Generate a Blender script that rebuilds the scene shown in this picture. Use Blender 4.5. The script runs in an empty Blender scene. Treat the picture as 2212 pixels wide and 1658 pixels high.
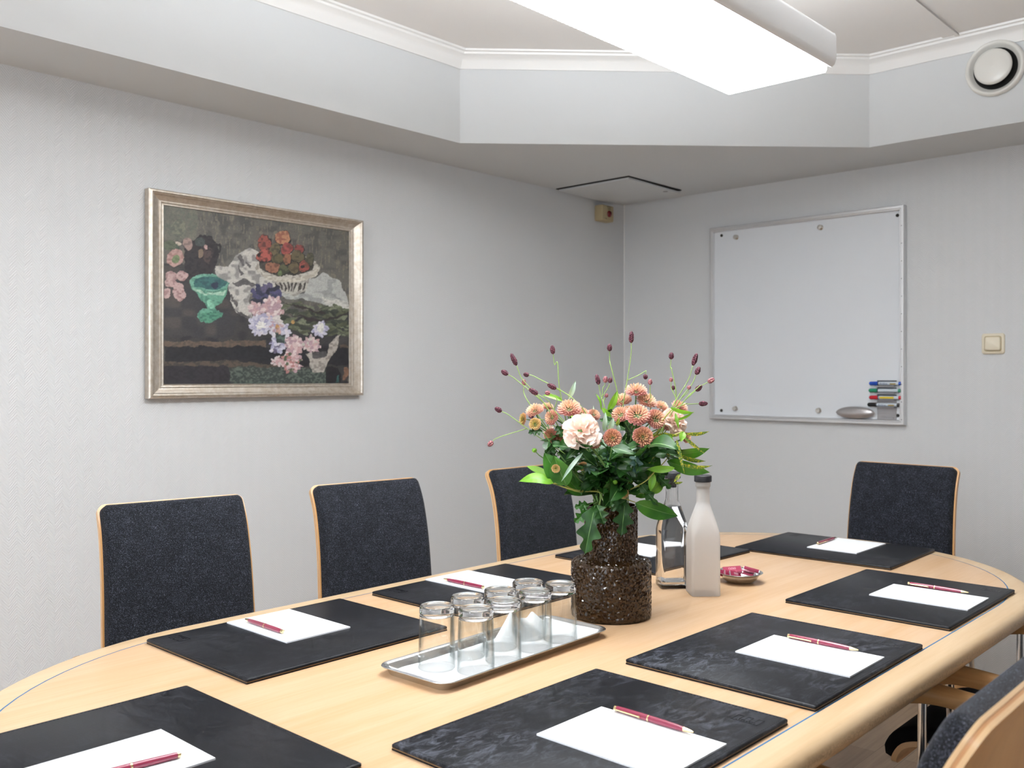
LAMP, UPL, DAY, EXPO = 19.0, 45.0, 29.0, 0.19
import bpy, bmesh, math, random
import numpy as np
from mathutils import Vector, Matrix, Euler, noise as mnoise
R = math.radians
random.seed(7)
SC = bpy.context.scene
COL = SC.collection
# ------------------------------------------------------------------ place data (metres; x along the painting wall, y towards it)
H = 1.236          # eye height
TH = R(42.8)       # heading of the camera measured from +x
F = 2033.0         # focal length in pixels of the 2212 px wide frame
U0, V0 = 1106.0, 816.0
XW, YW = 3.93, 2.855          # right wall, left wall
XB, YB = -1.9, -1.7           # walls behind the photographer
ZS, ZC = 2.12, 2.46           # soffit, ceiling
TZ = 0.74                     # table top
CT, ST = math.cos(TH), math.sin(TH)

def at(u, v, D):
    """point seen in direction (u, v) at depth D, used to read the bouquet's layout"""
    a = (u - U0) / F * D; b = (V0 - v) / F * D
    return Vector((CT*D + ST*a, ST*D - CT*a, H + b))

# ------------------------------------------------------------------ object helpers
def link(name, me, parent=None, loc=None, rot=None):
    o = bpy.data.objects.new(name, me); COL.objects.link(o)
    if parent is not None: o.parent = parent
    if loc is not None: o.location = loc
    if rot is not None: o.rotation_euler = rot
    return o
def tag(o, label, cat, group=None):
    o['label'] = label; o['category'] = cat
    if group: o['group'] = group
    return o
def thing(name, label, cat, loc=(0,0,0), rotz=0.0, group=None):
    o = bpy.data.objects.new(name, None); COL.objects.link(o)
    o.empty_display_size = .05
    o.location = loc; o.rotation_euler = (0,0,rotz)
    return tag(o, label, cat, group)
def struct(o):
    o['kind'] = 'structure'; return o
def mesh(name, vs, fs, mat=None, smooth=False, angle=None, mats=None, idx=None):
    me = bpy.data.meshes.new(name)
    me.from_pydata([tuple(v) for v in vs], [], [tuple(f) for f in fs]); me.update()
    for m in (mats or ([mat] if mat else [])): me.materials.append(m)
    if idx is not None: me.polygons.foreach_set('material_index', idx)
    if smooth or angle is not None:
        me.polygons.foreach_set('use_smooth', [True]*len(me.polygons))
        if angle is not None: me.set_sharp_from_angle(angle=R(angle))
    return me
def bm_mesh(name, bm, mat=None, smooth=False, angle=None):
    bmesh.ops.recalc_face_normals(bm, faces=bm.faces)
    me = bpy.data.meshes.new(name); bm.to_mesh(me); bm.free()
    if mat: me.materials.append(mat)
    if smooth or angle is not None:
        me.polygons.foreach_set('use_smooth', [True]*len(me.polygons))
        if angle is not None: me.set_sharp_from_angle(angle=R(angle))
    return me
def add_box(bm, lo, hi, bevel=0.0, seg=2, mtx=None):
    r = bmesh.ops.create_cube(bm, size=1.0)
    vs = r['verts']
    c = [(lo[i]+hi[i])/2 for i in range(3)]; s = [hi[i]-lo[i] for i in range(3)]
    for v in vs: v.co = Vector((c[0]+v.co.x*s[0], c[1]+v.co.y*s[1], c[2]+v.co.z*s[2]))
    if bevel:
        es = list({e for v in vs for e in v.link_edges})
        rb = bmesh.ops.bevel(bm, geom=es, offset=bevel, segments=seg, affect='EDGES', profile=.5)
        vs = list({v for f in rb['faces'] for v in f.verts} | {v for v in vs if v.is_valid})
    if mtx is not None:
        for v in vs: v.co = mtx @ v.co
    return vs
def box(name, lo, hi, mat, parent=None, bevel=0.0, seg=2, loc=None, rot=None):
    bm = bmesh.new(); add_box(bm, lo, hi, bevel, seg)
    return link(name, bm_mesh(name, bm, mat, angle=40 if bevel else None), parent, loc, rot)
def lathe_data(prof, n=48, close_top=True, close_bot=True):
    vs, fs = [], []
    m = len(prof)
    for (r, z) in prof:
        for k in range(n):
            a = 2*math.pi*k/n; vs.append((r*math.cos(a), r*math.sin(a), z))
    for i in range(m-1):
        for k in range(n):
            k2 = (k+1) % n
            fs.append((i*n+k, i*n+k2, (i+1)*n+k2, (i+1)*n+k))
    if close_bot: fs.append(tuple(reversed(range(n))))
    if close_top: fs.append(tuple(range((m-1)*n, m*n)))
    return vs, fs
def lathe(name, prof, mat, parent=None, n=48, loc=None, rot=None, angle=35, ct=True, cb=True):
    vs, fs = lathe_data(prof, n, ct, cb)
    return link(name, mesh(name, vs, fs, mat, angle=angle), parent, loc, rot)
def frame_at(d):
    d = Vector(d).normalized()
    a = Vector((0,0,1)) if abs(d.z) < .9 else Vector((1,0,0))
    x = a.cross(d).normalized(); y = d.cross(x)
    return x, y, d
def tube_data(pts, rad, n=8, vs=None, fs=None, ell=None):
    vs = [] if vs is None else vs; fs = [] if fs is None else fs
    pts = [Vector(p) for p in pts]; m = len(pts); b0 = len(vs)
    px = None
    for i, p in enumerate(pts):
        d = (pts[min(i+1, m-1)] - pts[max(i-1, 0)])
        if d.length < 1e-9: d = Vector((0,0,1))
        d.normalize()
        if px is None: x, y, _ = frame_at(d)
        else:
            x = (px - d*px.dot(d)).normalized(); y = d.cross(x)
        px = x
        r = rad[i] if isinstance(rad, (list, tuple)) else rad
        for k in range(n):
            a = 2*math.pi*k/n
            e = ell or (1, 1)
            vs.append(p + x*(r*e[0]*math.cos(a)) + y*(r*e[1]*math.sin(a)))
    for i in range(m-1):
        for k in range(n):
            k2 = (k+1) % n
            fs.append((b0+i*n+k, b0+i*n+k2, b0+(i+1)*n+k2, b0+(i+1)*n+k))
    fs.append(tuple(reversed(range(b0, b0+n)))); fs.append(tuple(range(b0+(m-1)*n, b0+m*n)))
    return vs, fs
def tube(name, pts, rad, mat, parent=None, n=10, loc=None, ell=None):
    vs, fs = tube_data(pts, rad, n, ell=ell)
    return link(name, mesh(name, vs, fs, mat, angle=50), parent, loc)
def bez(p0, p1, p2, p3, n=12):
    out = []
    for i in range(n+1):
        t = i/n; s = 1-t
        out.append(p0*(s**3) + p1*(3*s*s*t) + p2*(3*s*t*t) + p3*(t**3))
    return out
def catmull(P, n=6):
    P = [Vector(p) for p in P]
    Q = [P[0]*2-P[1]] + P + [P[-1]*2-P[-2]]
    out = []
    for i in range(1, len(Q)-2):
        a, b, c, d = Q[i-1], Q[i], Q[i+1], Q[i+2]
        for k in range(n):
            t = k/n
            out.append(.5*((2*b) + (c-a)*t + (2*a-5*b+4*c-d)*t*t + (3*b-a-3*c+d)*t**3))
    out.append(P[-1]); return out
def rounded_rect(w, h, r, n=6, cx=0, cy=0):
    out = []
    for (sx, sy, a0) in ((1,1,0), (-1,1,90), (-1,-1,180), (1,-1,270)):
        for k in range(n+1):
            a = R(a0 + 90*k/n)
            out.append((cx + sx*(w/2-r) + r*math.cos(a), cy + sy*(h/2-r) + r*math.sin(a)))
    return out
def loft(rings, cap0=True, cap1=True):
    n = len(rings[0]); vs = [v for r in rings for v in r]; fs = []
    for i in range(len(rings)-1):
        for k in range(n):
            k2 = (k+1) % n
            fs.append((i*n+k, i*n+k2, (i+1)*n+k2, (i+1)*n+k))
    if cap0: fs.append(tuple(reversed(range(n))))
    if cap1: fs.append(tuple(range((len(rings)-1)*n, len(rings)*n)))
    return vs, fs
def copy_tree(o, parent=None):
    c = o.copy(); COL.objects.link(c)
    if parent is not None: c.parent = parent
    for ch in list(o.children): copy_tree(ch, c)
    return c
def text_mesh(name, s, size, mat, parent=None, loc=(0,0,0), rot=(0,0,0), ext=.0001, align='CENTER'):
    cu = bpy.data.curves.new('lettering_curve', 'FONT'); cu.body = s; cu.size = size; cu.extrude = ext
    cu.align_x = align; cu.align_y = 'CENTER'
    t = bpy.data.objects.new('lettering_tmp', cu); COL.objects.link(t)
    bpy.context.view_layer.update()
    me = bpy.data.meshes.new_from_object(t.evaluated_get(bpy.context.evaluated_depsgraph_get()))
    bpy.data.objects.remove(t); bpy.data.curves.remove(cu)
    me.name = name; me.materials.clear(); me.materials.append(mat)
    return link(name, me, parent, loc, rot)

# ------------------------------------------------------------------ materials
def s2l(c):
    return tuple(((x/255)/12.92 if x/255 <= .04045 else ((x/255+.055)/1.055)**2.4) for x in c)
def pset(b, **kw):
    for k, v in kw.items():
        i = b.inputs[k.replace('_', ' ')]
        if i.type == 'RGBA' and len(v) == 3: v = (*v, 1)
        i.default_value = v
def mat(name, col=(.8,.8,.8), rough=.5, metal=0.0, **kw):
    m = bpy.data.materials.new(name); m.use_nodes = True
    b = m.node_tree.nodes['Principled BSDF']
    pset(b, Base_Color=col, Roughness=rough, Metallic=metal, **kw)
    m.diffuse_color = (*col, 1)
    return m
class NT:
    def __init__(s, m): s.t = m.node_tree; s.b = s.t.nodes['Principled BSDF']
    def n(s, typ, **kw):
        x = s.t.nodes.new(typ)
        for k, v in kw.items():
            if k in x.inputs.keys() if not hasattr(x, k) else False: x.inputs[k].default_value = v
            elif hasattr(x, k): setattr(x, k, v)
        return x
    def l(s, a, b): s.t.links.new(a, b)
    def coord(s, scale=(1,1,1), rot=(0,0,0), kind='Object'):
        tc = s.t.nodes.new('ShaderNodeTexCoord'); mp = s.t.nodes.new('ShaderNodeMapping')
        mp.inputs['Scale'].default_value = scale; mp.inputs['Rotation'].default_value = rot
        s.l(tc.outputs[kind], mp.inputs['Vector']); return mp.outputs['Vector']
    def noise(s, vec, scale, detail=3, rough=.5, dist=0):
        x = s.t.nodes.new('ShaderNodeTexNoise'); x.inputs['Scale'].default_value = scale
        x.inputs['Detail'].default_value = detail; x.inputs['Roughness'].default_value = rough
        x.inputs['Distortion'].default_value = dist
        s.l(vec, x.inputs['Vector']); return x.outputs['Fac']
    def ramp(s, fac, stops):
        x = s.t.nodes.new('ShaderNodeValToRGB'); e = x.color_ramp.elements
        while len(e) < len(stops): e.new(.5)
        for i, (p, c) in enumerate(stops):
            e[i].position = p; e[i].color = (*c, 1) if len(c) == 3 else c
        s.l(fac, x.inputs['Fac']); return x.outputs['Color']
    def math(s, op, a, b=None, clamp=False):
        x = s.t.nodes.new('ShaderNodeMath'); x.operation = op; x.use_clamp = clamp
        for i, q in enumerate((a, b)):
            if q is None: continue
            if isinstance(q, (int, float)): x.inputs[i].default_value = q
            else: s.l(q, x.inputs[i])
        return x.outputs[0]
    def mix(s, fac, a, b, mode='MIX'):
        x = s.t.nodes.new('ShaderNodeMix'); x.data_type = 'RGBA'; x.blend_type = mode
        for sock, q in ((x.inputs[0], fac), (x.inputs[6], a), (x.inputs[7], b)):
            if isinstance(q, (int, float)): sock.default_value = q
            elif isinstance(q, tuple): sock.default_value = (*q, 1) if len(q) == 3 else q
            else: s.l(q, sock)
        return x.outputs[2]
    def bump(s, h, strength=.3, dist=.001, normal=None):
        x = s.t.nodes.new('ShaderNodeBump'); x.inputs['Strength'].default_value = strength
        x.inputs['Distance'].default_value = dist
        s.l(h, x.inputs['Height']); s.l(x.outputs['Normal'], s.b.inputs['Normal']); return x

def wallpaper(name, axis, col):
    """plain painted herringbone wallpaper: relief only"""
    m = mat(name, col, .62); t = NT(m)
    tc = t.n('ShaderNodeTexCoord'); sp = t.n('ShaderNodeSeparateXYZ')
    t.l(tc.outputs['Object'], sp.inputs[0])
    h = sp.outputs[axis]; z = sp.outputs[2]
    tri = t.math('PINGPONG', h, .021)
    d = t.math('ADD', z, t.math('MULTIPLY', tri, 1.15))
    w = t.math('SINE', t.math('MULTIPLY', d, 2*math.pi/.0085))
    wig = t.noise(t.coord((1,1,1)), 260, 2)
    t.bump(t.math('ADD', t.math('MULTIPLY', w, .5), t.math('MULTIPLY', wig, .9)), .5, .0011)
    return m
WALLC = s2l((215, 216, 217))
M = {}
M['wall_l'] = wallpaper('painted_herringbone_wallpaper_left', 0, WALLC)
M['wall_r'] = wallpaper('painted_herringbone_wallpaper_right', 1, WALLC)
M['plaster'] = mat('painted_plaster', s2l((213,215,216)), .6)
t = NT(M['plaster']); t.bump(t.noise(t.coord(), 60, 3), .12, .001)
M['ceiling'] = mat('painted_ceiling_board', s2l((243,240,237)), .7)
t = NT(M['ceiling']); t.bump(t.noise(t.coord(), 40, 3), .1, .001)
M['trim'] = mat('white_gloss_trim_paint', s2l((240,239,237)), .4)
def wood(name, c1, c2, axis=0, rough=.38, scale=1.0, spec=.5):
    m = mat(name, c1, rough); t = NT(m)
    sc = [26*scale]*3; sc[axis] = 2.2*scale
    v = t.coord(tuple(sc))
    n1 = t.noise(v, 1.0, 4, .6, .4)
    sc2 = [160*scale]*3; sc2[axis] = 9*scale
    n2 = t.noise(t.coord(tuple(sc2)), 1.0, 3, .6)
    f = t.math('ADD', t.math('MULTIPLY', n1, .75), t.math('MULTIPLY', n2, .25))
    t.l(t.ramp(f, [(.32, c2), (.62, c1)]), t.b.inputs['Base Color'])
    t.bump(n2, .08, .0004)
    return m
M['veneer'] = wood('beech_veneer', s2l((200,169,137)), s2l((189,152,113)), 0, .30)
pset(M['veneer'].node_tree.nodes['Principled BSDF'], Specular_IOR_Level=.12)
M['edgewood'] = wood('solid_beech_edge', s2l((203,177,143)), s2l((191,160,121)), 0, .34)
pset(M['edgewood'].node_tree.nodes['Principled BSDF'], Specular_IOR_Level=.3)
t = NT(M['edgewood'])            # greasy wear low on the rounded rim
sp = t.n('ShaderNodeSeparateXYZ'); tc = t.n('ShaderNodeTexCoord'); t.l(tc.outputs['Object'], sp.inputs[0])
band = t.math('SUBTRACT', 1.0, t.math('ABSOLUTE', t.math('DIVIDE', t.math('ADD', sp.outputs[2], .019), .011)), True)
spk = t.ramp(t.noise(t.coord((1,1,2)), 130, 6, .8), [(.42, (0,0,0)), (.62, (1,1,1))])
bw = t.b.inputs['Base Color'].links[0].from_socket
t.l(t.mix(t.math('MULTIPLY', t.math('MULTIPLY', band, spk), .5), bw, s2l((96,78,56))), t.b.inputs['Base Color'])
M['inlay'] = mat('blue_inlay', s2l((44,98,140)), .55, Specular_IOR_Level=.2)
M['beech'] = wood('lacquered_beech', s2l((214,170,118)), s2l((190,142,92)), 2, .22, .8)
M['beech_arm'] = wood('lacquered_beech_arm', s2l((222,178,124)), s2l((196,148,96)), 1, .2, .8)
M['beech_back'] = wood('lacquered_beech_ply_face', s2l((205,158,104)), s2l((184,136,84)), 2, .3, .6)
# layered edge of the ply
M['ply'] = mat('plywood_edge', s2l((220,180,130)), .3)
def fabric(name):
    m = mat(name, (.03,.03,.04), .92, Sheen_Weight=.06, Sheen_Roughness=.5, Specular_IOR_Level=.2); t = NT(m)
    a = t.noise(t.coord((1200, 1200, 560)), 1.0, 2, .6)
    b = t.noise(t.coord((560, 560, 1200)), 1.0, 2, .6)
    c = t.noise(t.coord((1,1,1)), 30, 2, .5)
    f = t.math('ADD', t.math('MULTIPLY', t.math('MAXIMUM', a, b), .97), t.math('MULTIPLY', c, .06))
    t.l(t.ramp(f, [(.53, s2l((12,13,16))), (.635, s2l((33,35,43))), (.74, s2l((120,126,144)))]), t.b.inputs['Base Color'])
    t.bump(f, .45, .0012)
    return m
M['fabric'] = fabric('charcoal_melange_wool')
M['fabric_dark'] = mat('black_seat_wool', s2l((20,20,23)), .95, Specular_IOR_Level=.15)
t = NT(M['fabric_dark']); t.bump(t.noise(t.coord(), 600, 2), .3, .001)
M['chrome'] = mat('polished_steel', (.75,.75,.76), .12, 1)
M['steel'] = mat('brushed_steel', (.66,.66,.66), .24, 1)
M['alu'] = mat('satin_aluminium', (.72,.72,.73), .38, 1)
def leather(name, worn):
    m = mat(name, s2l((22,23,27)), .42, Specular_IOR_Level=.17); t = NT(m)
    n1 = t.noise(t.coord((1,1,1)), 5, 4, .6)
    n2 = t.noise(t.coord((26,60,40)), 1.0, 6, .75, 1.2)
    f = t.math('MULTIPLY', t.ramp(n1, [(.40, (0,0,0)), (.68, (1,1,1))]), t.ramp(n2, [(.47, (0,0,0)), (.75, (1,1,1))]))
    t.l(t.mix(t.math('MULTIPLY', f, worn), s2l((22,23,27)), s2l((132,136,150))), t.b.inputs['Base Color'])
    t.bump(t.noise(t.coord((1,1,1)), 380, 4, .6), .22, .0005)
    return m
M['leather'] = leather('black_leather', .16)
M['leather_worn'] = leather('scuffed_black_leather', .55)
M['stitch'] = mat('black_thread', s2l((14,14,16)), .6)
M['emboss'] = mat('blind_embossing', s2l((18,18,21)), .2)
M['board_core'] = mat('tan_board_core', s2l((140,112,78)), .7)
M['paper'] = mat('white_paper', s2l((244,245,248)), .6)
M['print'] = mat('pale_grey_print', s2l((196,198,204)), .6)
M['pen_red'] = mat('burgundy_lacquer', s2l((128,34,62)), .28, Coat_Weight=.6, Coat_Roughness=.1)
M['brass'] = mat('pale_gold_metal', s2l((226,204,160)), .2, 1)
M['napkin'] = mat('white_cotton_napkin', s2l((246,246,248)), .85)
M['glass'] = mat('clear_glass', (1,1,1), 0.0, Transmission_Weight=1.0, IOR=1.47)
M['water'] = mat('water', (1,1,1), 0.0, Transmission_Weight=1.0, IOR=1.33)
M['frost'] = mat('frosted_glass', (.96,.95,.94), .4)
t = NT(M['frost']); tr = t.n('ShaderNodeBsdfTranslucent'); tr.inputs['Color'].default_value = (.97,.965,.96,1)
mx = t.n('ShaderNodeMixShader'); mx.inputs[0].default_value = .42
t.l(t.b.outputs[0], mx.inputs[1]); t.l(tr.outputs[0], mx.inputs[2])
tp = t.n('ShaderNodeBsdfTransparent'); m2 = t.n('ShaderNodeMixShader'); m2.inputs[0].default_value = .30
t.l(mx.outputs[0], m2.inputs[1]); t.l(tp.outputs[0], m2.inputs[2]); t.l(m2.outputs[0], M['frost'].node_tree.nodes['Material Output'].inputs['Surface'])
M['tint'] = mat('water_behind_frosting', (1,.95,.9), .1); t = NT(M['tint'])
tp = t.n('ShaderNodeBsdfTransparent'); tp.inputs['Color'].default_value = (.985,.95,.915,1)
t.l(tp.outputs[0], M['tint'].node_tree.nodes['Material Output'].inputs['Surface'])
# thin blown wall: passes light straight on and mirrors it towards grazing angles
M['thin'] = mat('thin_glass_wall', (1,1,1), .0); t = NT(M['thin'])
tp = t.n('ShaderNodeBsdfTransparent')
gl = t.n('ShaderNodeBsdfGlossy'); gl.inputs['Roughness'].default_value = .008
lw = t.n('ShaderNodeLayerWeight'); lw.inputs['Blend'].default_value = .5
fr = t.math('ADD', .035, t.math('MULTIPLY', t.math('POWER', lw.outputs['Facing'], 3.0), .60))
t.l(t.mix(t.math('POWER', lw.outputs['Facing'], 2.5), (.99,.995,.993), (.62,.66,.66)), tp.inputs['Color'])
mx = t.n('ShaderNodeMixShader'); t.l(fr, mx.inputs[0]); t.l(tp.outputs[0], mx.inputs[1]); t.l(gl.outputs[0], mx.inputs[2])
t.l(mx.outputs[0], M['thin'].node_tree.nodes['Material Output'].inputs['Surface'])
M['cap'] = mat('matt_black_stopper', s2l((34,34,38)), .5)
M['vase'] = mat('smoky_brown_glass', s2l((74,50,25)), .05, Transmission_Weight=.6, IOR=1.5)
M['vase_in'] = mat('vase_inside', s2l((30,22,14)), .3)
M['cream'] = mat('cream_plastic', s2l((232,222,200)), .32)
M['cream2'] = mat('aged_cream_plastic', s2l((182,166,130)), .5)
M['vent'] = mat('white_enamel', s2l((226,224,218)), .3)
M['dark'] = mat('void_shade', (.004,.004,.004), .9)  # near black, painted shade of the valve's hollow
M['gapdark'] = mat('gap_shade_and_dark_dots', s2l((40,38,34)), .8)  # colour of the painted hatch gap shade; also whiteboard screws and holes
M['lampwhite'] = mat('white_powder_coat', s2l((248,249,251)), .4)
M['red_lens'] = mat('red_lens', s2l((104,10,14)), .25)
M['ink'] = mat('black_ink', s2l((40,38,36)), .6)
M['wbface'] = mat('whiteboard_enamel', s2l((226,229,233)), .28)
M['mag'] = mat('silver_magnet', (.72,.7,.66), .25, 1)
M['holder'] = mat('grey_steel_holder', s2l((150,148,150)), .4, .5)
M['holder_d'] = mat('dark_holder_back', s2l((64,68,76)), .5)
M['eraser'] = mat('silver_plastic', s2l((176,172,172)), .28, .6)
M['barrel'] = mat('pale_marker_barrel', s2l((196,206,214)), .3)
for k, c in dict(blue=(16,70,170), green=(20,130,96), red=(186,28,44), black=(20,20,22)).items():
    M['mk_'+k] = mat('marker_cap_'+k, s2l(c), .3)
M['yellow'] = mat('yellow_label', s2l((214,186,30)), .5)
M['navy'] = mat('navy_print', s2l((60,76,120)), .5)
M['gold_l'] = mat('gold_label', s2l((150,124,40)), .5)
M['sachet'] = mat('burgundy_wrapper', s2l((150,44,74)), .42)
M['foil'] = mat('silver_foil', (.85,.86,.88), .25, 1)
M['whiteprint'] = mat('white_print', s2l((240,225,230)), .5)
# floor: oak strip parquet
M['floor'] = mat('oak_parquet', s2l((160,128,98)), .4)
t = NT(M['floor'])
v = t.coord((1,1,1), (0,0,0))
br = t.n('ShaderNodeTexBrick'); t.l(v, br.inputs['Vector'])
br.offset = .37; br.inputs['Scale'].default_value = 1.0
br.inputs['Brick Width'].default_value = .62; br.inputs['Row Height'].default_value = .095
br.inputs['Mortar Size'].default_value = .0006; br.inputs['Bias'].default_value = 0
br.inputs['Color1'].default_value = (*s2l((200,172,140)), 1); br.inputs['Color2'].default_value = (*s2l((164,134,104)), 1)
br.inputs['Mortar'].default_value = (*s2l((90,70,50)), 1)
g = t.noise(t.coord((3,50,3)), 1.0, 5, .65, .5)
t.l(t.mix(.55, br.outputs['Color'], t.ramp(g, [(.3, (.45,.42,.4)), (.7, (1,1,1))]), 'MULTIPLY'), t.b.inputs['Base Color'])
def emis(name, col, s):
    m = mat(name, col, .5); b = m.node_tree.nodes['Principled BSDF']
    pset(b, Emission_Color=col, Emission_Strength=s); return m
M['diffuser'] = emis('lit_prismatic_diffuser', (.92,.966,1.0), LAMP if 'LAMP' in globals() else 9.0)
M['uplight'] = emis('lit_upper_diffuser', (.92,.966,1.0), UPL)
# greenery
def leafmat(name, c1, c2, rough=.4, sp=None):
    m = mat(name, c1, rough); t = NT(m)
    n = t.noise(t.coord((1,1,1)), 22, 3)
    c = t.ramp(n, [(.35, c1), (.65, c2)])
    if sp:
        q = t.ramp(t.noise(t.coord((1,1,1)), 260, 3, .7), [(.5, (0,0,0)), (.58, (1,1,1))])
        c = t.mix(q, c, sp)
    t.l(c, t.b.inputs['Base Color'])
    # light through the blade
    tr = t.n('ShaderNodeBsdfTranslucent'); ad = t.n('ShaderNodeMixShader')
    t.l(t.mix(1.0, c, (1.0,1.0,.45), 'MULTIPLY'), tr.inputs['Color']); ad.inputs[0].default_value = .28
    out = m.node_tree.nodes['Material Output']
    t.l(t.b.outputs[0], ad.inputs[1]); t.l(tr.outputs[0], ad.inputs[2]); t.l(ad.outputs[0], out.inputs['Surface'])
    return m
M['leaf_dark'] = leafmat('dark_green_leaf', s2l((27,62,24)), s2l((48,94,36)), .38)
M['leaf_blue'] = leafmat('blue_green_leaf', s2l((58,92,84)), s2l((92,126,112)), .45)
M['leaf_mid'] = leafmat('glossy_green_leaf', s2l((44,98,30)), s2l((76,134,44)), .32)
M['leaf_lime'] = leafmat('light_green_leaf', s2l((112,170,48)), s2l((140,190,66)), .38)
M['leaf_pale'] = leafmat('silvery_leaf', s2l((168,196,178)), s2l((196,216,200)), .5)
M['leaf_spot'] = leafmat('speckled_leaf', s2l((74,110,56)), s2l((120,150,70)), .45, s2l((206,196,60)))
M['rib_pale'] = mat('pale_leaf_rib', s2l((104,140,78)), .45)
M['stem'] = mat('green_stem', s2l((92,130,66)), .45)
M['stem_pale'] = mat('pale_green_stem', s2l((142,172,92)), .5)
M['stem_yellow'] = mat('yellowish_stem', s2l((168,168,84)), .5)
def vcolmat(name, rough=.6, trans=.25):
    m = mat(name, (1,1,1), rough); t = NT(m)
    a = t.n('ShaderNodeAttribute'); a.attribute_name = 'petal'
    t.l(a.outputs['Color'], t.b.inputs['Base Color'])
    tr = t.n('ShaderNodeBsdfTranslucent'); mx = t.n('ShaderNodeMixShader'); mx.inputs[0].default_value = trans
    t.l(a.outputs['Color'], tr.inputs['Color'])
    t.l(t.b.outputs[0], mx.inputs[1]); t.l(tr.outputs[0], mx.inputs[2])
    t.l(mx.outputs[0], m.node_tree.nodes['Material Output'].inputs['Surface'])
    return m
M['petal'] = vcolmat('petals')
M['burnet'] = mat('burgundy_flower_head', s2l((84,26,44)), .7)
t = NT(M['burnet']); t.l(t.ramp(t.noise(t.coord(), 420, 2, .6), [(.38, s2l((50,14,28))), (.6, s2l((96,34,52))), (.72, s2l((160,110,120)))]), t.b.inputs['Base Color'])
M['burnet_pink'] = mat('dusky_pink_flower_head', s2l((160,96,104)), .7)
t = NT(M['burnet_pink']); t.l(t.ramp(t.noise(t.coord(), 420, 2, .6), [(.38, s2l((110,50,64))), (.6, s2l((170,110,112))), (.72, s2l((206,180,160)))]), t.b.inputs['Base Color'])
# ================================================================== THE ROOM
def plane(name, a, b, c, d, mat_):
    return link(name, mesh(name, [a,b,c,d], [(0,1,2,3)], mat_))
def slabbox(name, lo, hi, m): return struct(box(name, lo, hi, m))
TK = .12
slabbox('floor', (XB-TK, YB-TK, -.1), (XW+TK, YW+TK, 0), M['floor'])
slabbox('wall_left', (XB-TK, YW, 0), (XW+TK, YW+TK, ZC+.1), M['wall_l'])
slabbox('wall_right', (XW, YB-TK, 0), (XW+TK, YW, ZC+.1), M['wall_r'])
slabbox('wall_front', (XB-TK, YB-TK, 0), (XW, YB, ZC+.1), M['plaster'])
slabbox('ceiling', (XB-TK, YB-TK, ZC), (XW+TK, YW+TK, ZC+.1), M['ceiling'])
# wall behind the photographer with a window opening
WY0, WY1, WZ0, WZ1 = -.9, 2.1, .85, 2.05
bm = bmesh.new()
add_box(bm, (XB-TK, YB, 0), (XB, YW, WZ0)); add_box(bm, (XB-TK, YB, WZ1), (XB, YW, ZC))
add_box(bm, (XB-TK, YB, WZ0), (XB, WY0, WZ1)); add_box(bm, (XB-TK, WY1, WZ0), (XB, YW, WZ1))
struct(link('wall_back', bm_mesh('wall_back', bm, M['plaster'])))
bm = bmesh.new()
for (lo, hi) in (((XB-.09, WY0, WZ0), (XB-.03, WY1, WZ0+.05)), ((XB-.09, WY0, WZ1-.05), (XB-.03, WY1, WZ1)),
                 ((XB-.09, WY0, WZ0), (XB-.03, WY0+.05, WZ1)), ((XB-.09, WY1-.05, WZ0), (XB-.03, WY1, WZ1)),
                 ((XB-.09, .57, WZ0), (XB-.03, .63, WZ1))):
    add_box(bm, lo, hi)
win = struct(link('window_1', bm_mesh('window_1', bm, M['trim'])))
# bulkhead: soffit strips along both walls with a diagonal corner
SY, SX = 2.552, 3.580
A1, A2 = (2.468, SY), (SX, 1.447)
out2 = [(XB, SY), A1, A2, (SX, YB), (XW, YB), (XW, YW), (XB, YW)]
def prism(name, poly, z0, z1, m, mtop=None):
    n = len(poly)
    vs = [(x, y, z0) for x, y in poly] + [(x, y, z1) for x, y in poly]
    fs = [tuple(reversed(range(n))), tuple(range(n, 2*n))] + [(k, (k+1) % n, n+(k+1) % n, n+k) for k in range(n)]
    me = mesh(name, vs, fs, m); bm = bmesh.new(); bm.from_mesh(me); bmesh.ops.recalc_face_normals(bm, faces=bm.faces)
    bm.to_mesh(me); bm.free(); return me
struct(link('trim_1', prism('bulkhead', out2, ZS, ZC, M['plaster'])))
# cornice running along the bulkhead faces
path = [Vector((XB, SY, 0)), Vector((A1[0], A1[1], 0)), Vector((A2[0], A2[1], 0)), Vector((SX, YB, 0))]
prof = [(0, ZC-.062), (.006, ZC-.062), (.008, ZC-.055), (.012, ZC-.048), (.016, ZC-.036), (.024, ZC-.026),
        (.036, ZC-.018), (.040, ZC-.016), (.042, ZC-.009), (.052, ZC-.007), (.054, ZC-.0005)]
dirs = [(path[i+1]-path[i]).normalized() for i in range(3)]
nor = [Vector((-d.y, d.x, 0)) * -1 for d in dirs]      # into the room
rings = []
for i, p in enumerate(path):
    n0 = nor[max(i-1, 0)]; n1 = nor[min(i, 2)]
    nn = (n0+n1).normalized(); sc = 1/max(nn.dot(n1), .3)
    rings.append([(p.x+nn.x*o*sc, p.y+nn.y*o*sc, z) for o, z in prof])
vs = [v for r in rings for v in r]; m_ = len(prof); fs = []
for i in range(3):
    for k in range(m_-1): fs.append((i*m_+k, i*m_+k+1, (i+1)*m_+k+1, (i+1)*m_+k))
struct(link('trim_2', mesh('cornice', vs, fs, M['trim'], angle=25)))
# second cornice strip lies a little out (double line at the right)
# flat joint cover across the ceiling
bm = bmesh.new(); add_box(bm, (XB, 1.105, ZC-.006), (SX-.045, 1.160, ZC), 0)
add_box(bm, (XB, 1.105, ZC-.010), (SX-.045, 1.118, ZC-.004), 0)
struct(link('trim_3', bm_mesh('joint_strip', bm, M['ceiling'])))
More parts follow.
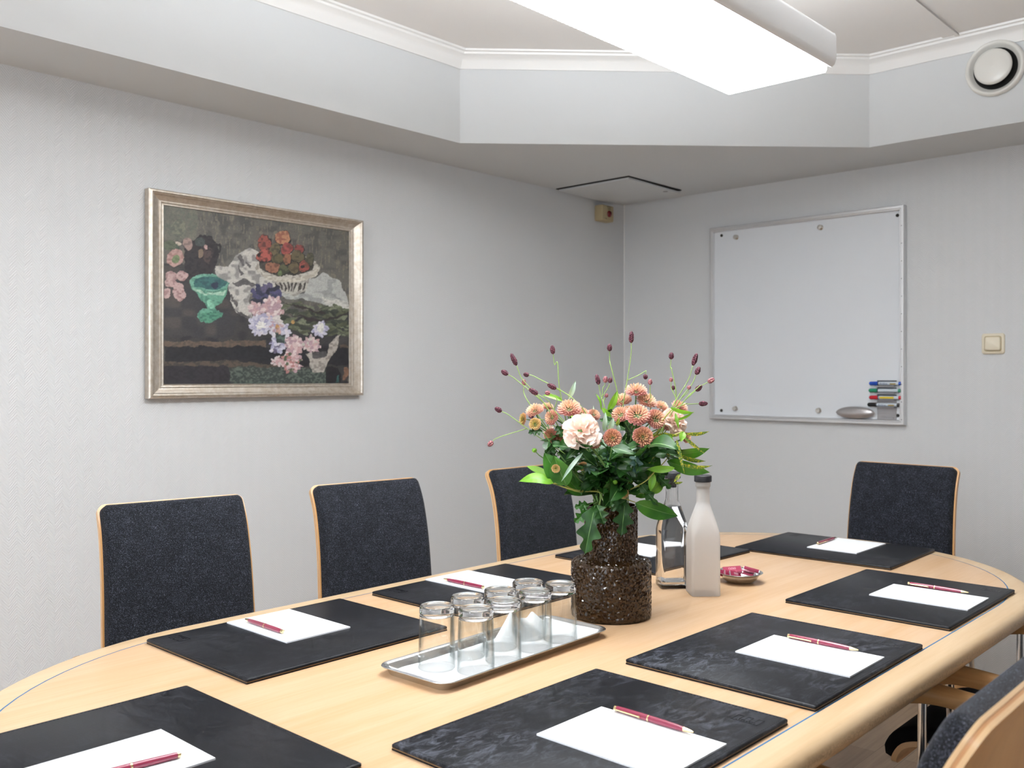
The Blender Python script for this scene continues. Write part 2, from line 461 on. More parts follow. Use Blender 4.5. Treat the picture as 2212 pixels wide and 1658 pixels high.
# baseboards
struct(box('baseboard_right', (XW-.014, YB, 0), (XW, YW, .045), M['beech_arm'], bevel=.003))
struct(box('baseboard_left', (XB, YW-.014, 0), (XW-.014, YW, .045), M['beech'], bevel=.003))
# thin corner bead
struct(tube('trim_4', [(XW-.003, YW-.003, .05), (XW-.003, YW-.003, ZS)], .004, M['trim'], n=8))

# round ventilation valve on the bulkhead
vt = thing('ventilation_valve', 'round white ventilation valve on the bulkhead, upper right', 'air vent', (SX, 1.000, 2.322), 0)
vt.rotation_euler = (0, R(-90), 0)
vt.scale = (1,1,1)
RV = .098
lathe('valve_ring', [(RV*.70,.000),(RV*.98,.000),(RV,.004),(RV*.99,.012),(RV*.95,.018),(RV*.90,.019),(RV*.84,.014),(RV*.77,.004),(RV*.72,-.001)], M['vent'], vt, ct=False, cb=False, n=72, angle=60)
lathe('throat_shade_disc', [(.0,.0012),(RV*.74,.0012)], M['dark'], vt, ct=False, cb=False, n=48)  # flat black disc standing in for shade inside the valve
lathe('valve_disc', [(RV*.28,.003),(RV*.52,.018),(RV*.62,.027),(RV*.635,.031),(RV*.62,.035),(RV*.54,.038),(RV*.3,.040),(0.001,.0435)], M['vent'], vt, cb=True, n=72, angle=60)

# access hatch in the soffit
ht = thing('access_hatch', 'square white access hatch in the soffit above the room corner', 'hatch', (3.575, 2.628, ZS))
box('hatch_gap_shade', (-.210,-.207,-.004), (.212,.207,0), M['gapdark'], ht)  # dark sheet on the solid soffit, painting the shadow gap round the panel
bm = bmesh.new(); add_box(bm, (-.2,-.2,-.014), (.212,.2,-.006), .001, 1)
link('hatch_panel', bm_mesh('hatch_panel', bm, M['plaster'], angle=40), ht, rot=(0, R(.6), 0))
lathe('latch', [(.0115,-.0175),(.0115,-.012)], M['holder'], ht, n=24, loc=(.13,-.172,.001))

# warning unit on the wall
al = thing('alarm_unit', 'small cream alarm box with a red lens under the access hatch', 'alarm', (3.727, YW, 2.048))
bm = bmesh.new(); add_box(bm, (-.047,-.050,-.039), (.047,0,.039), .006, 3)
link('housing', bm_mesh('housing', bm, M['cream2'], angle=45), al)
lathe('lens', [(.0165,0),(.0165,.003),(.013,.008),(.006,.0105),(.0005,.011)], M['red_lens'], al, n=32, loc=(.008,-.050,-.003), rot=(R(90),0,0), angle=70)
text_mesh('lettering', 'BRAND\nLARM', .0105, M['ink'], al, (.008,-.0502,.027), (R(90),0,0))
text_mesh('lettering', 'Test', .008, M['ink'], al, (-.018,-.0502,-.028), (R(90),0,0))

# light switch
sw = thing('light_switch', 'cream square rocker light switch on the right wall', 'light switch', (XW, 1.105, 1.368))
sw.rotation_euler = (0, 0, R(-90))     # local -y faces the room
def rr_plate(name, w, h, r, d0, d1, m, parent, bev=.002):
    a = rounded_rect(w, h, r, 6); b = rounded_rect(w-2*bev, h-2*bev, max(r-bev, .0005), 6)
    vs, fs = loft([[(x, -d0, z) for x, z in a], [(x, -(d1-bev), z) for x, z in a], [(x, -d1, z) for x, z in b]])
    me = mesh(name, vs, fs, m); bm = bmesh.new(); bm.from_mesh(me)
    return link(name, bm_mesh(name, bm, m, angle=50), parent)
rr_plate('face_plate', .082, .080, .010, 0, .009, M['cream'], sw, .003)
rr_plate('well', .062, .060, .008, .0088, .0094, M['cream2'], sw, .0003)
rr_plate('rocker', .055, .052, .008, .0092, .016, M['cream'], sw, .003)

# ceiling lamp
LX0, LX1, LY0, LY1 = .88, 2.292, 1.010, 1.336
LZ0, LZ1 = 2.020, 2.108
lp = thing('pendant_lamp', 'long white office pendant lamp with prismatic diffuser over the table', 'ceiling lamp', ((LX0+LX1)/2, (LY0+LY1)/2, LZ1))
hx, hy = (LX1-LX0)/2, (LY1-LY0)/2
def lpz(z): return z-LZ1
# housing: side profile swept along x, rounded lower rim
for sy in (-1, 1):
    pr = [(hy-.030, lpz(LZ1-.002)), (hy-.010, lpz(LZ1)), (hy-.003, lpz(LZ1-.006)), (hy, lpz(LZ1-.014)), (hy, lpz(LZ0+.018)),
          (hy-.004, lpz(LZ0+.006)), (hy-.012, lpz(LZ0)), (hy-.020, lpz(LZ0+.004)), (hy-.022, lpz(LZ0+.02))]
    vs = []; n_ = len(pr)
    for x in (-hx, hx): vs += [(x, sy*y, z) for y, z in pr]
    fs = [(k, (k+1) % n_, n_+(k+1) % n_, n_+k) for k in range(n_)] + [tuple(range(n_)), tuple(range(n_, 2*n_))]
    bm = bmesh.new(); bm.from_mesh(mesh('tmp', vs, fs)); link('side_rail', bm_mesh('side_rail', bm, M['lampwhite'], angle=50), lp)
for sx in (-1, 1):
    bm = bmesh.new(); add_box(bm, (min(sx*hx, sx*(hx-.004)), -hy+.003, lpz(LZ0+.006)), (max(sx*hx, sx*(hx-.004)), hy-.003, lpz(LZ1-.004)), .001, 1)
    link('end_cap', bm_mesh('end_cap', bm, M['lampwhite'], angle=45), lp)
# open top: tubes light the ceiling through a clear cover
box('upper_diffuser', (-hx+.02, -hy+.05, lpz(LZ1-.020)), (hx-.02, hy-.05, lpz(LZ1-.014)), M['uplight'], lp)
# prismatic tray hanging just under the rim, ribbed along its long sides
vs, fs = [], []
nx = 200
dz0, dz1 = lpz(LZ0-.012), lpz(LZ0+.012)
dy = hy-.022
for i in range(nx+1):
    x = -hx+.012 + (2*hx-.02)*i/nx; w = .0018*(i % 2)
    for (y, z) in ((-dy-.002, dz1), (-dy+w, dz0+.006), (-dy+.004+w, dz0), (dy-.004-w, dz0), (dy-w, dz0+.006), (dy+.002, dz1)):
        vs.append((x, y, z))
for i in range(nx):
    for k in range(5): fs.append((i*6+k, i*6+k+1, i*6+7+k, i*6+6+k))
fs.append((0,1,2,3,4,5)); fs.append(tuple(nx*6+k for k in range(6)))
link('diffuser', mesh('diffuser', vs, fs, M['diffuser']), lp)
for x in (-hx*.6, hx*.6):
    tube('suspension_wire', [(x, 0, -.01), (x, 0, ZC-LZ1)], .0012, M['steel'], lp, n=6)

lp_added = copy_tree(lp); lp_added.location = (-.85, (LY0+LY1)/2, LZ1)  # unseen copy of the lamp, added to brighten the left wall
lp_added['label'] = 'unseen copy of the pendant lamp, added behind the photographer to brighten the left wall'
# ================================================================== PAINTING
pc = Vector(((1.386+2.231)/2 - .004, YW, 1.500)); PW, PH = .842, .658
pt = thing('framed_painting', 'still life oil painting of fruit and flowers in a champagne silver frame', 'painting', pc)
IW, IH = .728, .566
# stepped frame profile: (inset from outer edge, depth off the wall)
fp = [(0,.004),(0,.030),(.004,.034),(.010,.035),(.013,.031),(.016,.030),(.022,.026),(.036,.020),(.040,.019),(.0415,.021),(.044,.021),(.0455,.018),(.050,.017),(.052,.019),(.0545,.019),(.057,.014),(.057,.004)]
vs, fs = [], []
for (i_, d_) in fp:
    for (sx, sz) in ((-1,-1), (1,-1), (1,1), (-1,1)): vs.append((sx*(PW/2-i_), -d_, sz*(PH/2-i_*.81)))
for i in range(len(fp)-1):
    for k in range(4):
        k2 = (k+1) % 4; fs.append((i*4+k, i*4+k2, (i+1)*4+k2, (i+1)*4+k))
M['frame'] = mat('champagne_silver_leaf', s2l((190,176,160)), .34, .75)
t = NT(M['frame']); nz = t.noise(t.coord((60,60,60)), 1.0, 5, .7)
t.l(t.ramp(nz, [(.30, s2l((178,164,146))), (.65, s2l((208,200,190)))]), t.b.inputs['Base Color']); t.bump(nz, .15, .0005)
link('frame', mesh('frame', vs, fs, M['frame']), pt)
# canvas painted with dabs on a fine grid
def vnoise(x, y, s, seed):
    rs = np.random.RandomState(seed); g = rs.rand(64, 64)
    X = x*s; Y = y*s; xi = np.floor(X).astype(int); yi = np.floor(Y).astype(int)
    fx = X-xi; fy = Y-yi; fx = fx*fx*(3-2*fx); fy = fy*fy*(3-2*fy)
    g00 = g[yi % 64, xi % 64]; g10 = g[yi % 64, (xi+1) % 64]; g01 = g[(yi+1) % 64, xi % 64]; g11 = g[(yi+1) % 64, (xi+1) % 64]
    return (g00*(1-fx)+g10*fx)*(1-fy) + (g01*(1-fx)+g11*fx)*fy
NXc, NYc = 420, 330
tt, ww = np.meshgrid(np.linspace(0,1,NXc), np.linspace(0,1,NYc))      # w = 0 at the top
so = tt*1237/((1-tt)*1066+tt*1237)                                   # sketch coordinates read from the photograph
gx = 187+1300*so
gy = (185+167*so) + ww*((1422-4*so)-(185+167*so))
wx = gx + (vnoise(gx, gy, .02, 1)-.5)*22 + (vnoise(gx, gy, .09, 2)-.5)*7
wy = gy + (vnoise(gx, gy, .02, 3)-.5)*22 + (vnoise(gx, gy, .09, 4)-.5)*7
img = np.zeros((NYc, NXc, 3)); 
def C(*c): return np.array(s2l(c))
def blend(msk, col, amt=.0, seed=0, sc=.06, col2=None):
    """lay a colour with a broken second tone"""
    c = np.array(s2l(col)); c2 = np.array(s2l(col2)) if col2 is not None else c*.7
    n = vnoise(gx+seed*37, gy*1.3+seed*11, sc, 20+seed % 9)
    k = np.clip((n-.45)*4, 0, 1)[..., None]
    res = c*(1-k)+c2*k
    m3 = msk[..., None] if msk.ndim == 2 else msk
    img[:] = img*(1-m3) + res*m3
def poly(pts):
    inside = np.zeros(wx.shape, bool); n = len(pts)
    for i in range(n):
        x1, y1 = pts[i]; x2, y2 = pts[(i+1) % n]
        c = ((y1 > wy) != (y2 > wy)) & (wx < (x2-x1)*(wy-y1)/((y2-y1) or 1e-6)+x1)
        inside ^= c
    return inside.astype(float)
def ell(cx, cy, rx, ry, rot=0):
    a = R(rot); dx = wx-cx; dy_ = wy-cy
    X = dx*math.cos(a)+dy_*math.sin(a); Y = -dx*math.sin(a)+dy_*math.cos(a)
    return (((X/rx)**2+(Y/ry)**2) < 1).astype(float)
one = np.ones(wx.shape)
blend(one, (96,92,84), col2=(78,76,72), sc=.02)
blend((vnoise(gx*2.2, gy*.6, .05, 9) > .68).astype(float)*.55, (132,120,100), seed=3)
blend((wx < 420)*((wy < 420)).astype(float)*.6, (112,108,92), col2=(96,104,86), seed=2)
blend(poly([(187,590),(420,600),(560,640),(700,760),(900,1000),(1487,900),(1487,1430),(187,1430)]), (56,52,52), col2=(40,38,44), sc=.015)
blend(poly([(187,600),(640,700),(700,960),(660,1100),(187,1090)]), (52,50,54), col2=(74,66,62), sc=.012, seed=4)
blend(poly([(187,1125),(900,1120),(900,1160),(187,1160)]), (98,78,60), col2=(80,66,54), seed=1)
blend(poly([(187,1160),(1487,1160),(1487,1290),(187,1280)]), (30,29,36), col2=(22,22,28), seed=5)
blend(poly([(187,1268),(640,1262),(1000,1290),(1000,1312),(560,1298),(187,1298)]), (84,68,54), col2=(60,52,46), seed=1)
blend(poly([(187,1300),(660,1300),(660,1430),(187,1430)]), (42,36,44), col2=(30,28,34), seed=6)
blend(poly([(640,1300),(1340,1320),(1330,1430),(660,1430)]), (50,58,56), col2=(84,98,84), sc=.09, seed=7)
blend(poly([(1420,1145),(1487,1150),(1487,1170),(1420,1172)]), (98,80,62), seed=2)
# dark jug
blend(poly([(318,430),(400,420),(440,380),(530,400),(560,470),(570,540),(530,640),(500,690),(400,740),(330,640)]), (46,38,42), col2=(30,26,32), seed=8)
blend(ell(555,480,32,36)*(1-ell(555,480,16,18)), (40,34,38), seed=1)
blend(ell(490,520,36,60), (80,60,58), col2=(52,42,44), seed=3)
blend(ell(442,520,18,36), (128,104,80), seed=1); blend(ell(440,430,34,30), (66,74,72), seed=1); blend(ell(478,462,16,18), (196,150,142), seed=2)
blend(ell(282,440,30,14), (196,176,156), seed=1); blend(ell(270,470,28,26), (70,88,72), seed=3); blend(ell(225,455,44,34), (88,98,74), seed=2)
blend(ell(290,340,50,60), (92,96,82), seed=4, col2=(120,116,96))
blend(ell(262,550,58,64), (186,142,132), col2=(164,116,108), seed=5); blend(ell(268,556,24,30), (116,134,84), seed=2)
blend(ell(355,445,34,46), (160,128,118), col2=(130,104,98), seed=1)
for cx, cy, rx, ry in ((235,680,44,38),(315,672,44,34),(230,725,44,36),(285,762,38,40),(205,800,34,36),(300,805,38,36)):
    blend(ell(cx,cy,rx,ry), (196,158,152), col2=(160,118,118), seed=cx)
# turquoise footed bowl
blend(ell(510,720,138,62), (96,166,140), col2=(70,140,118), seed=3); blend(ell(512,722,112,44), (34,104,102), col2=(22,84,88), seed=2)
blend(ell(545,735,26,20), (26,40,70)); blend(poly([(380,745),(510,790),(640,740),(620,790),(580,860),(545,880),(540,900),(590,940),(560,985),(450,990),(418,950),(425,920),(480,890),(478,860),(420,820)]), (84,160,130), col2=(58,128,106), seed=5)
blend(ell(505,955,76,36), (64,144,112), col2=(40,112,90), seed=6); blend(ell(512,868,22,30), (120,196,160), seed=1)
blend(poly([(395,750),(480,800),(620,768),(600,800),(480,812),(400,780)]), (162,206,176), seed=2)
# white cloth
W1, W2 = (196,190,180), (140,136,132)
blend(poly([(540,610),(640,600),(690,530),(790,470),(840,500),(860,600),(960,700),(1020,760),(880,740),(780,800),(800,980),(690,920),(640,800),(640,720),(560,680)]), W1, col2=W2, sc=.035, seed=2)
for pl in ([(700,540),(720,520),(760,600),(740,610)], [(650,720),(740,690),(860,740),(700,740)], [(650,790),(700,870),(690,880),(640,800)], [(690,900),(780,960),(790,985),(700,930)], [(750,560),(800,600),(790,620)], [(700,600),(740,650),(720,660)]):
    blend(poly(pl), (92,88,88), seed=3)
blend(poly([(1200,690),(1300,650),(1420,700),(1487,850),(1487,915),(1380,900),(1280,850),(1200,830),(1040,830),(1000,790),(1170,800)]), (176,176,170), col2=(146,148,144), sc=.03, seed=5)
blend(poly([(1280,820),(1487,850),(1487,915),(1340,880)]), (204,200,190), seed=2)
# basket
blend(ell(1050,610,226,96), (190,182,168), col2=(150,142,130), seed=3)
blend(ell(1045,590,196,74), (66,60,52), seed=1)
blend(poly([(940,700),(1200,690),(1180,770),(1130,800),(1010,790)]), (184,178,164), col2=(150,144,134), seed=4)
for k in range(8): blend(ell(975+k*27, 742, 7, 34, -16+k*5), (62,56,50), seed=k)
# fruit
for cx, cy, rx, ry, c, c2 in ((885,440,50,68,(150,62,44),(96,44,38)),(1018,405,62,50,(184,120,74),(150,84,54)),(960,480,40,50,(104,92,56),(76,70,48)),(1045,480,42,44,(160,58,48),(120,44,40)),
        (1130,475,40,36,(140,48,42),(96,36,36)),(890,530,62,46,(176,70,50),(110,44,36)),(985,545,44,40,(92,84,48),(70,66,42)),(1052,550,34,40,(150,90,50),(110,70,44)),(1125,530,48,46,(98,88,54),(74,66,44)),
        (1212,548,36,44,(86,84,58),(66,62,46)),(950,610,50,42,(150,92,58),(110,64,44)),(1030,622,44,36,(84,88,54),(60,62,42)),(1100,612,40,44,(104,90,54),(80,66,44)),(1168,600,40,42,(164,60,46),(120,60,40))):
    blend(ell(cx,cy,rx,ry), (30,26,26)); blend(ell(cx-2,cy-3,rx*.92,ry*.92), c, col2=c2, seed=cx)
blend(ell(848,520,12,18), (24,20,24)); blend(ell(1156,592,14,12), (30,26,30)); blend(ell(1000,642,16,16), (100,124,70))
blend(poly([(840,600),(900,660),(1050,690),(1200,660),(1270,600),(1265,650),(1200,690),(1050,715),(900,690)]), (204,196,178), col2=(176,166,148), seed=5)
# dark blue flowers and pale bunch
for k in range(26): 
    a = k*2.4; r_ = 9*math.sqrt(k)*2.3
    blend(ell(905+r_*math.cos(a)*1.05, 800+r_*math.sin(a)*.75, 22, 18, k*40), ((46,48,84),(70,66,112),(36,38,60),(92,84,120))[k % 4], seed=k)
def bunch(cx, cy, r, cols, n=26, seed=0):
    rnd = random.Random(seed)
    for k in range(n):
        a = k*2.4+seed; q = r*math.sqrt((n-k)/n)
        blend(ell(cx+q*math.cos(a)*.8, cy+q*math.sin(a)*.8, r*.34, r*.2, math.degrees(a)), cols[rnd.randrange(len(cols))], seed=k+seed, col2=cols[rnd.randrange(len(cols))])
PK = [(212,180,178),(196,150,150),(222,200,196),(178,140,150)]
LV = [(176,172,200),(200,196,214),(160,156,190),(214,206,214)]
bunch(830,900,58,PK,18,1); bunch(950,890,80,PK,26,2); bunch(1000,1060,76,LV,26,3); bunch(960,1000,60,PK+LV,20,8); bunch(980,1150,60,LV+[(90,80,110)],20,4)
bunch(858,1010,76,LV,30,5); bunch(862,1012,38,[(228,224,214),(240,238,226)],12,6)
blend(ell(978,972,44,30), (214,206,198), col2=(190,178,180)); blend(ell(980,1025,20,18), (196,140,60)); blend(ell(990,1060,20,34), (206,156,140))
# greens
rnd = random.Random(5)
for k in range(90):
    x = 1040+rnd.random()*440; y = 860+rnd.random()*190 + (x-1040)*.08
    blend(ell(x, y, 34+rnd.random()*22, 8+rnd.random()*9, -30+rnd.random()*70), ((70,76,56),(96,104,74),(48,54,44),(120,126,96),(58,62,52),(84,90,60))[k % 6], seed=k)
for pl in ([(1000,850),(1150,880),(1320,930),(1318,940),(1140,895)], [(1040,930),(1200,960),(1300,980),(1480,925),(1480,935),(1300,995),(1190,975)]): blend(poly(pl), (48,34,36))
blend(poly([(960,1060),(1040,1080),(1030,1140),(970,1140)]), (48,62,58), col2=(80,104,90)); blend(ell(1090,982,12,12), (190,140,50))
bunch(1286,1040,56,LV,18,9); blend(ell(1290,1035,26,30), (226,224,212))
bunch(1100,1150,72,PK,26,10); bunch(1225,1150,66,PK+[(190,186,170)],22,11); bunch(1080,1270,78,PK+[(84,96,66),(180,110,106)],28,12); bunch(975,1265,46,[(206,190,188),(196,150,150)],14,13)
blend(poly([(1370,1120),(1420,1080),(1400,1160),(1340,1280),(1300,1350),(1230,1340),(1205,1260),(1180,1220),(1230,1210),(1330,1220)]), (172,162,150), col2=(136,126,118), seed=6)
blend(poly([(1230,1205),(1330,1190),(1335,1225),(1230,1240)]), (84,80,80)); blend(ell(1170,1280,44,22), (34,30,36))
blend(poly([(1330,1310),(1400,1300),(1440,1418),(1320,1418)]), (28,26,32)); blend(ell(1460,1350,18,50,10), (128,88,58)); blend(poly([(1395,1370),(1405,1360),(1415,1418),(1390,1418)]), (40,96,92))
bn = (vnoise(gx, gy, .22, 14)-.5)*.34 + (vnoise(gx*.5, gy*3, .12, 15)-.5)*.22
gr = img.mean(2, keepdims=True); img = np.clip((gr+(img-gr)*.74)*(1+bn[..., None])*.80, 0.002, 1)
vs = [(-IW/2 + IW*i/(NXc-1), 0, IH/2 - IH*j/(NYc-1)) for j in range(NYc) for i in range(NXc)]
me = bpy.data.meshes.new('canvas')
co = np.zeros((NYc*NXc, 3)); co[:, 0] = (-IW/2+IW*tt).ravel(); co[:, 1] = -.0155; co[:, 2] = (IH/2-IH*ww).ravel()
co[:, 1] -= (img.sum(2).ravel()*.0009)
ii = np.arange(NYc*NXc).reshape(NYc, NXc)
quads = np.stack([ii[1:, :-1], ii[1:, 1:], ii[:-1, 1:], ii[:-1, :-1]], -1).reshape(-1, 4)
me.vertices.add(len(co)); me.vertices.foreach_set('co', co.ravel())
me.loops.add(quads.size); me.loops.foreach_set('vertex_index', quads.ravel().astype(np.int32))
me.polygons.add(len(quads)); me.polygons.foreach_set('loop_start', np.arange(0, quads.size, 4, dtype=np.int32))
me.polygons.foreach_set('loop_total', np.full(len(quads), 4, dtype=np.int32))
me.update(calc_edges=True)
ca = me.color_attributes.new('petal', 'FLOAT_COLOR', 'POINT')
rgba = np.ones((NYc*NXc, 4)); rgba[:, :3] = img.reshape(-1, 3); ca.data.foreach_set('color', rgba.ravel())
M['oil'] = mat('oil_paint', (1,1,1), .5); t = NT(M['oil']); a_ = t.n('ShaderNodeAttribute'); a_.attribute_name = 'petal'
t.l(a_.outputs['Color'], t.b.inputs['Base Color']); t.bump(t.noise(t.coord(), 700, 2), .25, .0006)
me.materials.append(M['oil']); me.polygons.foreach_set('use_smooth', [True]*len(me.polygons))
link('canvas', me, pt)

# ================================================================== WHITEBOARD
BY0, BY1, BZ0, BZ1 = 1.434, 2.340, 1.043, 1.943
FX = XW - .030          # front of the frame
wbd = thing('whiteboard', 'square whiteboard with an aluminium frame on the right wall', 'whiteboard', (XW, (BY0+BY1)/2, (BZ0+BZ1)/2))
wbd.rotation_euler = (0, 0, R(-90))   # local x = -y world, local -y = -x world
bw_, bh_ = BY1-BY0, BZ1-BZ0
fpf = [(0,.002),(0,.028),(.002,.030),(.012,.030),(.014,.028),(.018,.028),(.020,.026),(.021,.018),(.021,.006)]
vs, fs = [], []
for (i_, d_) in fpf:
    for (sx, sz) in ((-1,-1), (1,-1), (1,1), (-1,1)): vs.append((sx*(bw_/2-i_), -d_, sz*(bh_/2-i_)))
for i in range(len(fpf)-1):
    for k in range(4):
        k2 = (k+1) % 4; fs.append((i*4+k, i*4+k2, (i+1)*4+k2, (i+1)*4+k))
link('frame', mesh('frame', vs, fs, M['alu']), wbd)
box('writing_surface', (-bw_/2+.015, -.014, -bh_/2+.015), (bw_/2-.015, -.006, bh_/2-.015), M['wbface'], wbd)
def wl(y, z): return ((BY0+BY1)/2 - y, z-(BZ0+BZ1)/2)
for (y, z) in ((2.283,1.905),(1.466,1.904),(1.465,1.082),(2.284,1.083)):
    x_, z_ = wl(y, z); lathe('corner_screw', [(.007,0),(.007,.002),(.004,.0035),(.0005,.004)], M['gapdark'], wbd, n=16, loc=(x_,-.0138,z_), rot=(R(90),0,0))
for k in range(12):
    x_ = bw_/2-.010; z_ = bh_/2-.085-k*.072; box('edge_hole', (x_-.0015,-.0304,z_-.0015), (x_+.0015,-.0298,z_+.0015), M['gapdark'], wbd)
SF = XW-.014      # writing surface plane
def wall_thing(name, label, cat, y, z, group=None, x=SF):
    o = thing(name, label, cat, (x, y, z), 0, group); o.rotation_euler = (0, 0, R(-90)); return o
for (y, z, l_) in ((2.205,1.889,'round silver magnet at the top left of the whiteboard'),(1.796,1.890,'round silver magnet at the top middle of the whiteboard'),
                   (2.209,1.094,'round silver magnet at the bottom left of the whiteboard'),(1.804,1.095,'round silver magnet at the bottom middle of the whiteboard')):
    o = wall_thing('magnet', l_, 'magnet', y, z, 'magnets on the whiteboard')
    lathe('grip', [(.0115,0),(.0115,.0015),(.0085,.004),(.0075,.007),(.0105,.010),(.011,.013),(.009,.0155),(.0005,.016)], M['mag'], o, n=28, rot=(R(90),0,0), angle=40)
# pen holder: back plate with four shelves
hd = wall_thing('marker_holder', 'grey steel marker rack at the lower right of the whiteboard', 'pen holder', 1.509, 1.145)
box('back_plate', (-.040,-.0035,-.084), (.040,-.0005,.0), M['holder'], hd, bevel=.0005, seg=1)
box('lower_lip', (-.044,-.007,-.088), (.036,-.0005,-.084), M['holder'], hd)
for k, zz in enumerate((.060, .031, .002, -.028)):
    box('slot_back', (-.040,-.003,zz-.0055+.004), (.040,-.0005,zz+.021), M['holder_d'], hd)
    box('shelf', (-.044,-.022,zz-.003), (.036,-.0005,zz-.0005), M['holder'], hd)
text_mesh('logo', 'm', .008, M['ink'], hd, (.028,-.0037,-.074), (R(90),0,0))
def marker(key, label, y, z, wide):
    o = wall_thing('whiteboard_marker', label, 'marker', y, z, 'markers in the rack on the whiteboard', x=SF-.0125)
    rx = (0, R(90), 0)
    lathe('barrel', [(.0072,-.022),(.0078,-.020),(.0078,.058),(.0070,.060)], M['barrel'], o, n=24, rot=rx)
    lathe('collar', [(.0080,-.026),(.0082,-.022)], M['holder_d'], o, n=24, rot=rx)
    lathe('cap', [(.004,-.062),(.0074,-.059),(.0084,-.054),(.0084,-.026)], M['mk_'+key], o, n=24, rot=rx)
    lathe('end_plug', [(.0070,.060),(.0076,.0605),(.0076,.068),(.0068,.0695)], M['mk_'+key], o, n=24, rot=rx)
    if key in ('blue', 'black'):
        text_mesh('lettering', 'Artline', .0115, M['navy'], o, (.000,-.0079,-.001), (R(90),0,0))
        box('label', (.026,-.0082,-.004), (.050,-.0070,.001), M['gold_l'], o)
    elif key == 'red':
        box('label', (-.016,-.0082,-.004), (.042,-.0068,.004), M['yellow'], o)
    return o
marker('blue', 'blue whiteboard marker, topmost in the rack', 1.516, 1.145+.068, 0)
marker('green', 'green whiteboard marker, second from the top in the rack', 1.518, 1.145+.039, 0)
marker('red', 'red whiteboard marker with a yellow label in the rack', 1.516, 1.145+.010, 0)
marker('black', 'black whiteboard marker, lowest in the rack', 1.523, 1.145-.020, 0)
er = wall_thing('board_eraser', 'oval silver board eraser at the bottom of the whiteboard', 'eraser', 1.636, 1.090)
vs, fs = [], []
nU = 28
rings = []
for i in range(nU+1):
    s = -1+2*i/nU; w = max(1-abs(s)**2.3, 0)**.62
    x = s*.084
    rr = []
    for k in range(16):
        a = math.pi*2*k/16
        yy = -.019-.016*w*math.cos(a) if math.cos(a) > 0 else -.019-.010*w*math.cos(a)
        rr.append((x, yy, .026*w*math.sin(a)))
    rings.append(rr)
vs, fs = loft(rings); link('shell', mesh('shell', vs, fs, M['eraser'], smooth=True), er)
box('felt_pad', (-.055,-.012,-.014), (.055,-.0005,.014), M['holder_d'], er)
# ================================================================== TABLE
TYC = 1.166; HB = .549                     # centre line, half width up to the inlay
def outline(off, n=40):
    """table outline: straight sides, elliptic ends; off = distance outside the inlay"""
    pts = []
    xr, ar = 2.225, .580; xl, al_ = .945, .560
    for k in range(n+1):
        a = -math.pi/2 + math.pi*k/n
        pts.append((xr+(ar+off)*math.cos(a), TYC+(HB+off)*math.sin(a)))
    for k in range(n+1):
        a = math.pi/2 + math.pi*k/n
        pts.append((xl+(al_+off)*math.cos(a), TYC+(HB+off)*math.sin(a)))
    return pts
tb = thing('conference_table', 'long oval beech conference table with a blue inlay line', 'table', (1.585, TYC, 0))
def loc_(p): return (p[0]-1.585, p[1]-TYC)
def ringz(off, z): return [(*loc_(p), z) for p in outline(off)]
OFF = .058
def edge_ring():
    rs = [ringz(-.0015+.003, TZ-.036), ringz(.0015, TZ)]
    for k in range(9):
        a = math.pi/2 - math.pi*k/8*1.0
        rs.append(ringz(OFF-.019+.019*math.cos(a), TZ-.019+.019*math.sin(a)))
    rs.append(ringz(.0015, TZ-.038))
    return rs
rs = edge_ring()
vs, fs = loft(rs[1:], False, False)
# shift so the object's own origin is at table-top height (wear texture reads local z)
vs = [(x, y, z-TZ) for x, y, z in vs]
link('edge_band', mesh('edge_band', vs, fs, M['edgewood'], smooth=True), tb, (0,0,TZ))
vs, fs = loft([ringz(-.0012, TZ-.034), ringz(-.0012, TZ)])
vs = [(x, y, z-TZ) for x, y, z in vs]
link('table_top', mesh('table_top', vs, fs, M['veneer']), tb, (0,0,TZ))
r0, r1 = ringz(-.0012, TZ+.0001), ringz(.0015, TZ+.0001); n_ = len(r0)
vs = r0 + r1 + [(x, y, TZ-.01) for x, y, _ in r0] + [(x, y, TZ-.01) for x, y, _ in r1]
fs = [(k, (k+1) % n_, n_+(k+1) % n_, n_+k) for k in range(n_)]
link('inlay_line', mesh('inlay_line', vs, fs, M['inlay']), tb)
for sx in (-.62, .62):
    vs, fs = lathe_data([(.030,.03),(.034,.05),(.034,TZ-.06),(.11,TZ-.055),(.11,TZ-.0365)], 32)
    link('column', mesh('column', vs, fs, M['chrome'], angle=40), tb, (sx, 0, 0))
    box('foot', (sx-.035,-.34,.0), (sx+.035,.34,.032), M['chrome'], tb, bevel=.01)

# ================================================================== DESK PADS, NOTEPADS, PENS
PT = .009
def glyph_pts(w, h):
    """crenellated frame with three towers"""
    xs = [0,.22,.22,.40,.40,.60,.60,.80,.80,1.0]
    ys = [1,1,.36,.36,1,1,.36,.36,1,1]
    return [(0,0)] + [(x*w, y*h) for x, y in zip(xs, ys)] + [(w,0),(0,0)]
def glyph_mesh(name, w, h, th, m, z=.0002, dots=True):
    bm = bmesh.new(); P = glyph_pts(w, h)
    for (a, b) in zip(P[:-1], P[1:]):
        lo = (min(a[0], b[0])-th/2, min(a[1], b[1])-th/2, 0); hi = (max(a[0], b[0])+th/2, max(a[1], b[1])+th/2, z)
        add_box(bm, lo, hi)
    if dots:
        for k in range(8):
            x = w*(.14+.10*k); add_box(bm, (x, h*.11, 0), (x+w*.045, h*.26, z))
    return bm_mesh(name, bm, m)
